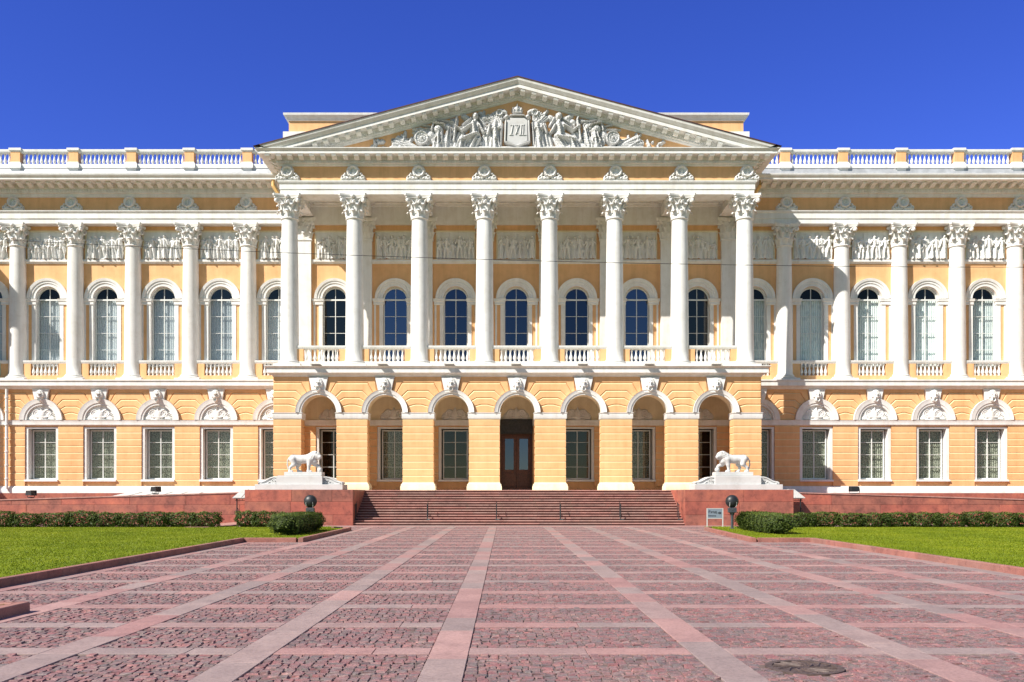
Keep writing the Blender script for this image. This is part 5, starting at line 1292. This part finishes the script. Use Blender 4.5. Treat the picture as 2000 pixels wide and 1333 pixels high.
b = MB(); b.lathe([(0.0, 0.007), (0.295, 0.007)], 40, cap=False)
for k in range(14):
    a = 2 * PI * k / 14; P = [(0.06 * cos(a), 0.06 * sin(a)), (0.15 * cos(a + 0.3), 0.15 * sin(a + 0.3)), (0.29 * cos(a + 0.75), 0.29 * sin(a + 0.75))]
    b.tube([(x, y, 0.009) for x, y in P], [0.006, 0.014, 0.012], 6)
b.build("lid", M['rust'], o)

# ------------------------------------------------------------------ ground, plaza, strips, cobbles
b = MB(); b.add([(-3000, -3000, -0.03), (3000, -3000, -0.03), (3000, 3000, -0.03), (-3000, 3000, -0.03)], [(0, 1, 2, 3)])
tag(b.build("ground", M['park'], smooth=False), kind='structure')
b = MB(); b.add([(-60, 12.0, -0.012), (60, 12.0, -0.012), (60, 58, -0.012), (-60, 58, -0.012)], [(0, 1, 2, 3)], 0, 0.62)
tag(b.build("plaza_bed", M['slab'], smooth=False), kind='structure')
cen = [1.345, 3.345, 5.345, 7.345]; SWD = 0.40; KX = 9.65
xstr = sorted([-c for c in cen] + cen)
Y0C, Y1C = 2.5, 44.6; ycross = [9.19 + 1.87 * k for k in range(-3, 19)]; CW = 0.36
b = MB(); r = random.Random(5)
for c in xstr:
    y = Y0C
    while y < Y1C:
        L = r.choice((0.95, 1.1, 1.4, 1.85)); ye = min(y + L, Y1C); h = 0.014 + r.uniform(-0.002, 0.002); t = r.choice((r.uniform(0, .35), r.uniform(.4, 1)))
        b.box(CX + c - SWD / 2 + 0.003, CX + c + SWD / 2 - 0.003, y + 0.003, ye - 0.003, -0.01, h, 0, t, bev=0.004); y = ye
for q in (-1, 1):                                                    # edge strips along the kerbs
    y = Y0C
    while y < 31:
        L = r.choice((1.0, 1.3, 1.6)); b.box(CX + q * 9.42 - 0.2, CX + q * 9.42 + 0.2, y + 0.003, y + L - 0.003, -0.01, 0.012, 0, r.random(), bev=0.004); y += L
    y = 30.6
bands = [-KX + 0.45] + [v_ for c in xstr for v_ in (c - SWD / 2, c + SWD / 2)] + [KX - 0.45]
cells_x = [(bands[i], bands[i + 1]) for i in range(0, len(bands), 2)]
for y in ycross:
    for (xa, xb) in cells_x:
        x = xa
        while x < xb - 0.01:
            L = r.uniform(0.9, 1.3); xe = x + L if xb - x - L > 0.5 else xb
            b.box(CX + x + 0.003, CX + xe - 0.003, y + 0.003, y + CW - 0.003, -0.01, 0.013 + r.uniform(-0.002, 0.002), 0, r.choice((r.uniform(0, .4), r.uniform(.5, 1))), bev=0.004); x = xe
x = -40.0
while x < 40:                                                        # plain band in front of the stairs
    L = r.uniform(1.2, 1.8)
    for y0, y1 in ((Y1C, 45.5), (45.5, 46.62)): b.box(x + 0.003, x + L - 0.003, y0 + 0.003, y1 - 0.003, -0.01, 0.012, 0, r.uniform(0.3, 0.9), bev=0.004)
    x += L
tag(b.build("paving_strips", M['slab'], smooth=False), kind='structure')
Vs, Fs, Ts = [], [], []; base = 0
q8 = np.array([(-1, -1, 0), (1, -1, 0), (1, 1, 0), (-1, 1, 0), (-.86, -.84, 1), (.86, -.84, 1), (.86, .84, 1), (-.86, .84, 1)], dtype=float)
f5 = np.array([(4, 5, 6, 7), (0, 1, 5, 4), (1, 2, 6, 5), (2, 3, 7, 6), (3, 0, 4, 7)])
yr = [Y0C] + [v_ for y in ycross for v_ in (y, y + CW)] + [Y1C]
yr = [v_ for v_ in yr if v_ >= Y0C - 0.01]
cells_y = [(a, c) for a, c in zip(yr, yr[1:]) if c - a > 0.6]
for (xa, xb) in cells_x:
    for (ya, yb2) in cells_y:
        ny = max(1, round((yb2 - ya) / 0.10)); dy = (yb2 - ya) / ny
        rows_ = []
        for j in range(ny):
            nx_ = max(1, round((xb - xa) / 0.105)); cuts = np.linspace(xa, xb, nx_ + 1); cuts[1:-1] += RNG.uniform(-0.026, 0.026, nx_ - 1)
            cx_ = (cuts[1:] + cuts[:-1]) / 2; hw_ = (cuts[1:] - cuts[:-1]) / 2 - RNG.uniform(0.001, 0.007, nx_)
            cy_ = ya + (j + 0.5) * dy + RNG.uniform(-0.008, 0.008, nx_); hy_ = dy / 2 - RNG.uniform(0.001, 0.007, nx_)
            hz = RNG.uniform(0.005, 0.009, nx_) + np.where(RNG.random(nx_) < 0.05, 0.010, 0) - np.where(RNG.random(nx_) < 0.03, 0.006, 0)
            ang = RNG.uniform(-0.09, 0.09, nx_); v = q8[None] * np.stack([hw_, hy_, hz], -1)[:, None, :]
            jit = RNG.uniform(-0.007, 0.007, v.shape); jit[:, :4, 2] = 0; v = v + jit
            x_, y_ = v[..., 0].copy(), v[..., 1].copy(); ca, sa = np.cos(ang)[:, None], np.sin(ang)[:, None]
            v[..., 0] = x_ * ca - y_ * sa + cx_[:, None] + CX; v[..., 1] = x_ * sa + y_ * ca + cy_[:, None]
            v[..., 2] = np.where(v[..., 2] <= 0, -0.011, v[..., 2])
            kp = np.hypot(cx_ + CX - 2.84, cy_ - 8.50) > 0.37; v = v[kp]
            n = len(v); Vs.append(v.reshape(-1, 3)); Fs.append((f5[None] + (base + 8 * np.arange(n))[:, None, None]).reshape(-1, 4)); base += 8 * n
            t = RNG.random(n); Ts.append(np.repeat(t, 5))
me = grid_mesh("cobble_paving", np.concatenate(Vs), np.concatenate(Fs), M['cobble'], np.concatenate(Ts), smooth=False)
tag(link("cobble_paving", me), kind='structure')
b = MB(); b.add([(CX - KX, Y0C, -0.004), (CX + KX, Y0C, -0.004), (CX + KX, Y1C, -0.004), (CX - KX, Y1C, -0.004)], [(0, 1, 2, 3)], 0, 0.05)
o = b.build("cobble_joints", simple("joint_sand", (0.15, 0.11, 0.10), 0.95, 0, 0.1, 0.3, 20), smooth=False); tag(o, kind='structure')

# ------------------------------------------------------------------ kerbs and lawns
def kerb_run(b, x0, y0, x1, y1, seed, w=0.17, h=0.16):
    r = random.Random(seed); L = math.hypot(x1 - x0, y1 - y0); u = ((x1 - x0) / L, (y1 - y0) / L); nrm = (-u[1], u[0]); d = 0
    while d < L - 0.01:
        l = r.uniform(1.0, 1.5); e = d + l if L - d - l > 0.6 else L; P = []
        for t, s_ in ((d + 0.004, -w / 2), (e - 0.004, -w / 2), (e - 0.004, w / 2), (d + 0.004, w / 2)): P.append((x0 + u[0] * t + nrm[0] * s_, y0 + u[1] * t + nrm[1] * s_))
        c = 0.012; cx_ = sum(p[0] for p in P) / 4; cy_ = sum(p[1] for p in P) / 4
        top = [(p[0] + (cx_ - p[0]) * 0.02, p[1] + (cy_ - p[1]) * 0.02) for p in P]
        v = [(x, y, -0.02) for x, y in P] + [(x, y, h - c) for x, y in P] + [(x, y, h) for x, y in [(p[0] * 0.94 + cx_ * 0.06, p[1] * 0.94 + cy_ * 0.06) if w > l else (p[0] + nrm[0] * (-c if k >= 2 else c), p[1] + nrm[1] * (-c if k >= 2 else c)) for k, p in enumerate(P)]]
        b.add(v, [(0, 1, 5, 4), (1, 2, 6, 5), (2, 3, 7, 6), (3, 0, 4, 7), (4, 5, 9, 8), (5, 6, 10, 9), (6, 7, 11, 10), (7, 4, 8, 11), (8, 9, 10, 11)], 0, r.random()); d = e
LAWN_Y1 = 42.2
def lawn_poly(sx):
    return [(sx * 9.75, 14.0), (sx * 9.75, 30.6), (sx * 7.75, 30.6), (sx * 7.75 if sx < 0 else 8.3, 40.2), (sx * 8.6, 40.6), (sx * 8.6, LAWN_Y1), (sx * 44, LAWN_Y1), (sx * 44, 14.0)]
def in_poly(X, Y, P):
    ins = np.zeros(X.shape, bool); n = len(P)
    for i in range(n):
        (x1, y1), (x2, y2) = P[i], P[(i + 1) % n]
        c = ((y1 > Y) != (y2 > Y)) & (X < (x2 - x1) * (Y - y1) / (y2 - y1 + 1e-12) + x1); ins ^= c
    return ins
def blades(P, n, x0, x1, y0, y1, zb, name, keep=None):
    X = RNG.uniform(x0, x1, n * 3); Y = RNG.uniform(y0, y1, n * 3); ok = in_poly(X, Y, P)
    if keep is not None: ok &= keep(X, Y)
    X, Y = X[ok][:n], Y[ok][:n]; m = len(X)
    a = RNG.uniform(0, 2 * PI, m); w_ = RNG.uniform(0.008, 0.016, m); h = RNG.uniform(0.015, 0.04, m); l = RNG.uniform(-0.03, 0.03, (m, 2))
    V = np.zeros((m, 3, 3)); V[:, 0] = np.stack([X - w_ * np.cos(a), Y - w_ * np.sin(a), np.full(m, zb)], -1); V[:, 1] = np.stack([X + w_ * np.cos(a), Y + w_ * np.sin(a), np.full(m, zb)], -1)
    V[:, 2] = np.stack([X + l[:, 0], Y + l[:, 1], zb + h], -1)
    patch = 0.42 + 0.2 * np.sin(X * 0.9 + 1.3 * np.sin(Y * 0.7)) * np.sin(Y * 0.55 + X * 0.3) + 0.15 * np.sin(X * 2.3 + Y) * np.sin(Y * 1.7 - X * 0.6) + 0.012 * (Y - 25); t = np.clip(patch + RNG.uniform(-0.16, 0.16, m), 0, 1)
    me = grid_mesh(name, V.reshape(-1, 3), np.arange(3 * m).reshape(-1, 3), M['grass'], t, smooth=False)
    o = link(name, me); return o
for sx in (-1, 1):
    P = [(CX + x, y) for x, y in lawn_poly(sx)]
    b = MB(); b.add([(x, y, 0.115) for x, y in P], [tuple(range(len(P)))]); tag(b.build("lawn", M['lawn'], smooth=False), kind='structure')
    kb = MB(); Q = P[:6]
    kerb_run(kb, CX + sx * 9.68, 14.0, CX + sx * 9.68, 30.5, 3 + sx); kerb_run(kb, P[1][0] - sx * 0.15, 30.52, P[2][0] + sx * 0.08, 30.52, 13 + sx); kerb_run(kb, P[2][0] - sx * 0.07, 30.44, P[3][0] - sx * 0.07, P[3][1] - 0.1, 23 + sx)
    kerb_run(kb, P[3][0] - sx * 0.07, P[3][1], P[4][0] - sx * 0.03, P[4][1] + 0.05, 33 + sx, 0.12); kerb_run(kb, CX + sx * 9.6, 13.93, CX + sx * 44, 13.93, 43 + sx)
    tag(kb.build("kerb", M['kerb'], smooth=False), kind='structure')
    f = 0.60
    go = blades(P, 140000, min(CX + sx * 7, CX + sx * 33), max(CX + sx * 7, CX + sx * 33), 14, LAWN_Y1, 0.11, "grass", lambda X, Y: np.abs(X) < Y * 0.66 + 4.0)
    tag(go, "bright green mown grass of the %s lawn" % ("left" if sx < 0 else "right"), "grass", kind='stuff')
P = [(CX - 7.5, -6), (CX - 7.5, 12.45), (CX - 40, 12.45), (CX - 40, -6)]
b = MB(); b.add([(x, y, 0.115) for x, y in P], [(0, 1, 2, 3)]); tag(b.build("lawn", M['lawn'], smooth=False), kind='structure')
kb = MB(); kerb_run(kb, CX - 7.46, -6, CX - 7.46, 12.5, 61, h=0.15); kerb_run(kb, CX - 7.55, 12.42, CX - 40, 12.42, 62, h=0.15); tag(kb.build("kerb", M['kerb'], smooth=False), kind='structure')
go = blades(P, 14000, -12, CX - 7.45, 5, 12.45, 0.11, "grass"); tag(go, "green mown grass of the near corner lawn", "grass", kind='stuff')

# ------------------------------------------------------------------ shrubs and clipped hedges
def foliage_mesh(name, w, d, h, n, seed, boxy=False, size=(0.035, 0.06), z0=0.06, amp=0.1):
    g = np.random.default_rng(seed)
    u = g.normal(size=(n, 3)); u /= np.linalg.norm(u, axis=1)[:, None]
    if boxy:
        m = np.abs(u).max(1)[:, None]; u = u / (m ** 0.7); 
    rad = g.uniform(0.72, 1.0, n) ** 0.5
    lump = 1 + amp * np.sin(u[:, 0] * 7 * max(1, w / 1.5) + seed) * np.sin(u[:, 2] * 6 + seed) + 0.08 * np.sin(u[:, 1] * 9 * max(1, d / 1.5) + 2 * seed)
    rr = rad * lump; spike = g.random(n) < 0.05; rr = np.where(spike, rr * g.uniform(1.0, 1.18, n), rr)
    P = np.stack([u[:, 0] * rr * w / 2, u[:, 1] * rr * d / 2, z0 + (h - z0) * (0.5 + 0.5 * u[:, 2] * rr)], -1)
    P[:, 2] = np.maximum(P[:, 2], 0.03)
    nrm = u + g.normal(scale=0.55, size=(n, 3)); nrm[:, 2] += 0.35; nrm /= np.linalg.norm(nrm, axis=1)[:, None]
    t = np.cross(nrm, g.normal(size=(n, 3))); t /= np.linalg.norm(t, axis=1)[:, None]; bt = np.cross(nrm, t)
    s = g.uniform(size[0], size[1], n)[:, None]
    V = np.stack([P - t * s, P + bt * s * 0.5 - t * s * 0.1, P + t * s, P - bt * s * 0.5 - t * s * 0.1], 1)
    clump = 0.5 + 0.5 * np.sin(P[:, 0] * 9 + seed) * np.sin(P[:, 1] * 8) * np.cos(P[:, 2] * 10)
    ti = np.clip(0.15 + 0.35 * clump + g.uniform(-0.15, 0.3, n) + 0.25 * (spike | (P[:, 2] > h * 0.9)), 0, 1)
    return grid_mesh(name, V.reshape(-1, 3), np.arange(4 * n).reshape(-1, 4), M['leaf'], ti, smooth=False)
def stems_mesh(w, d, h, seed, k=7):
    r = random.Random(seed); b = MB()
    for i in range(k):
        x, y = r.uniform(-.35, .35) * w, r.uniform(-.35, .35) * d
        b.tube([(x * 0.7, y * 0.7, 0), (x * 0.85, y * 0.85, h * 0.4), (x, y, h * 0.75)], [0.014, 0.011, 0.007], 5)
    b.ball((0, 0, 0.0), (0.3 * w, 0.3 * d, 0.05), 10, 6); o = b.build("stems", M['bark']); me = o.data; bpy.data.objects.remove(o); return me
SHR = [(foliage_mesh("foliage", 1.42, 0.85, 0.70, 2300, s, True, z0=0.03), stems_mesh(1.35, 0.85, 0.66, s)) for s in (1, 2, 3, 4)]
def shrub_row(xs, side):
    n = len(xs)
    names = ["first", "second", "third", "fourth", "fifth", "sixth", "seventh", "eighth", "ninth", "tenth", "eleventh", "twelfth", "thirteenth", "fourteenth", "fifteenth", "sixteenth"]
    for i, (x, sc) in enumerate(xs):
        o = empty("shrub", "low dark green shrub in the row before the %s ramp wall, %s from the stairs" % (side, names[i]), "shrub", (x, 41.7 + random.uniform(-0.12, 0.12), 0.1), "shrubs in rows before the ramp walls")
        f_, s_ = SHR[random.randrange(4)]; o.rotation_euler = (0, 0, random.uniform(-0.2, 0.2) + random.choice((0, PI))); k = sc * random.uniform(0.95, 1.08); o.scale = (k, 1, random.uniform(0.92, 1.08))
        link("foliage", f_, o); link("stems", s_, o)
left = [(-10.25, .75), (-11.1, .8), (-11.95, .75)] + [(-13.9 - 1.15 * k - (0.2 if k > 6 else 0), 1.0) for k in range(10)]
right = [(13.75 + 1.15 * k + (0.18 if k > 6 else 0), 1.0) for k in range(12)]
shrub_row(left, "left"); shrub_row(right, "right")
for sx, lab in ((-1, "clipped dark green box hedge on the lawn corner left of the paved axis"), (1, "clipped dark green box hedge on the lawn corner right of the paved axis")):
    o = empty("hedge", lab, "hedge", (CX + (-8.95 if sx < 0 else 9.75), 35.7 if sx < 0 else 36.6, 0.1), "clipped box hedges at the lawn corners")
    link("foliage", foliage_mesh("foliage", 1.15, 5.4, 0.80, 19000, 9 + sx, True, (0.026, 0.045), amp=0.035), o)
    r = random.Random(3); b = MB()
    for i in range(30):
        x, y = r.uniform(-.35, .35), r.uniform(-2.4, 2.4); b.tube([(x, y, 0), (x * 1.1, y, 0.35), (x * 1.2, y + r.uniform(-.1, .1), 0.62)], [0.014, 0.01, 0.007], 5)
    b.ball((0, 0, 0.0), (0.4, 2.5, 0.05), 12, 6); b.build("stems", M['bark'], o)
    b = MB(); b.box(-0.38, 0.38, -2.4, 2.4, 0.12, 0.56, bev=0.1); ob = b.build("inner_shade_block", simple("inner_leaf_shade", (0.018, 0.028, 0.009), 0.9, 0, 0.05, 0.4, 30), o)  # solid block inside the hedge, its dark colour paints the inner shade
b = MB(); b.add([(CX - 15.4, 40.9, 0.13), (CX - 14.3, 40.9, 0.13), (CX - 14.5, 49.4, 0.13), (CX - 15.3, 49.4, 0.13)], [(0, 1, 2, 3)], 0, 0.95)
tag(b.build("path", M['step'], smooth=False), kind='structure')
b = MB(); b.add([(CX - 9.7, -60, -0.010), (CX + 9.7, -60, -0.010), (CX + 9.7, 12.1, -0.010), (CX - 9.7, 12.1, -0.010)], [(0, 1, 2, 3)], 0, 0.5)
tag(b.build("approach_path", M['slab'], smooth=False), kind='structure')
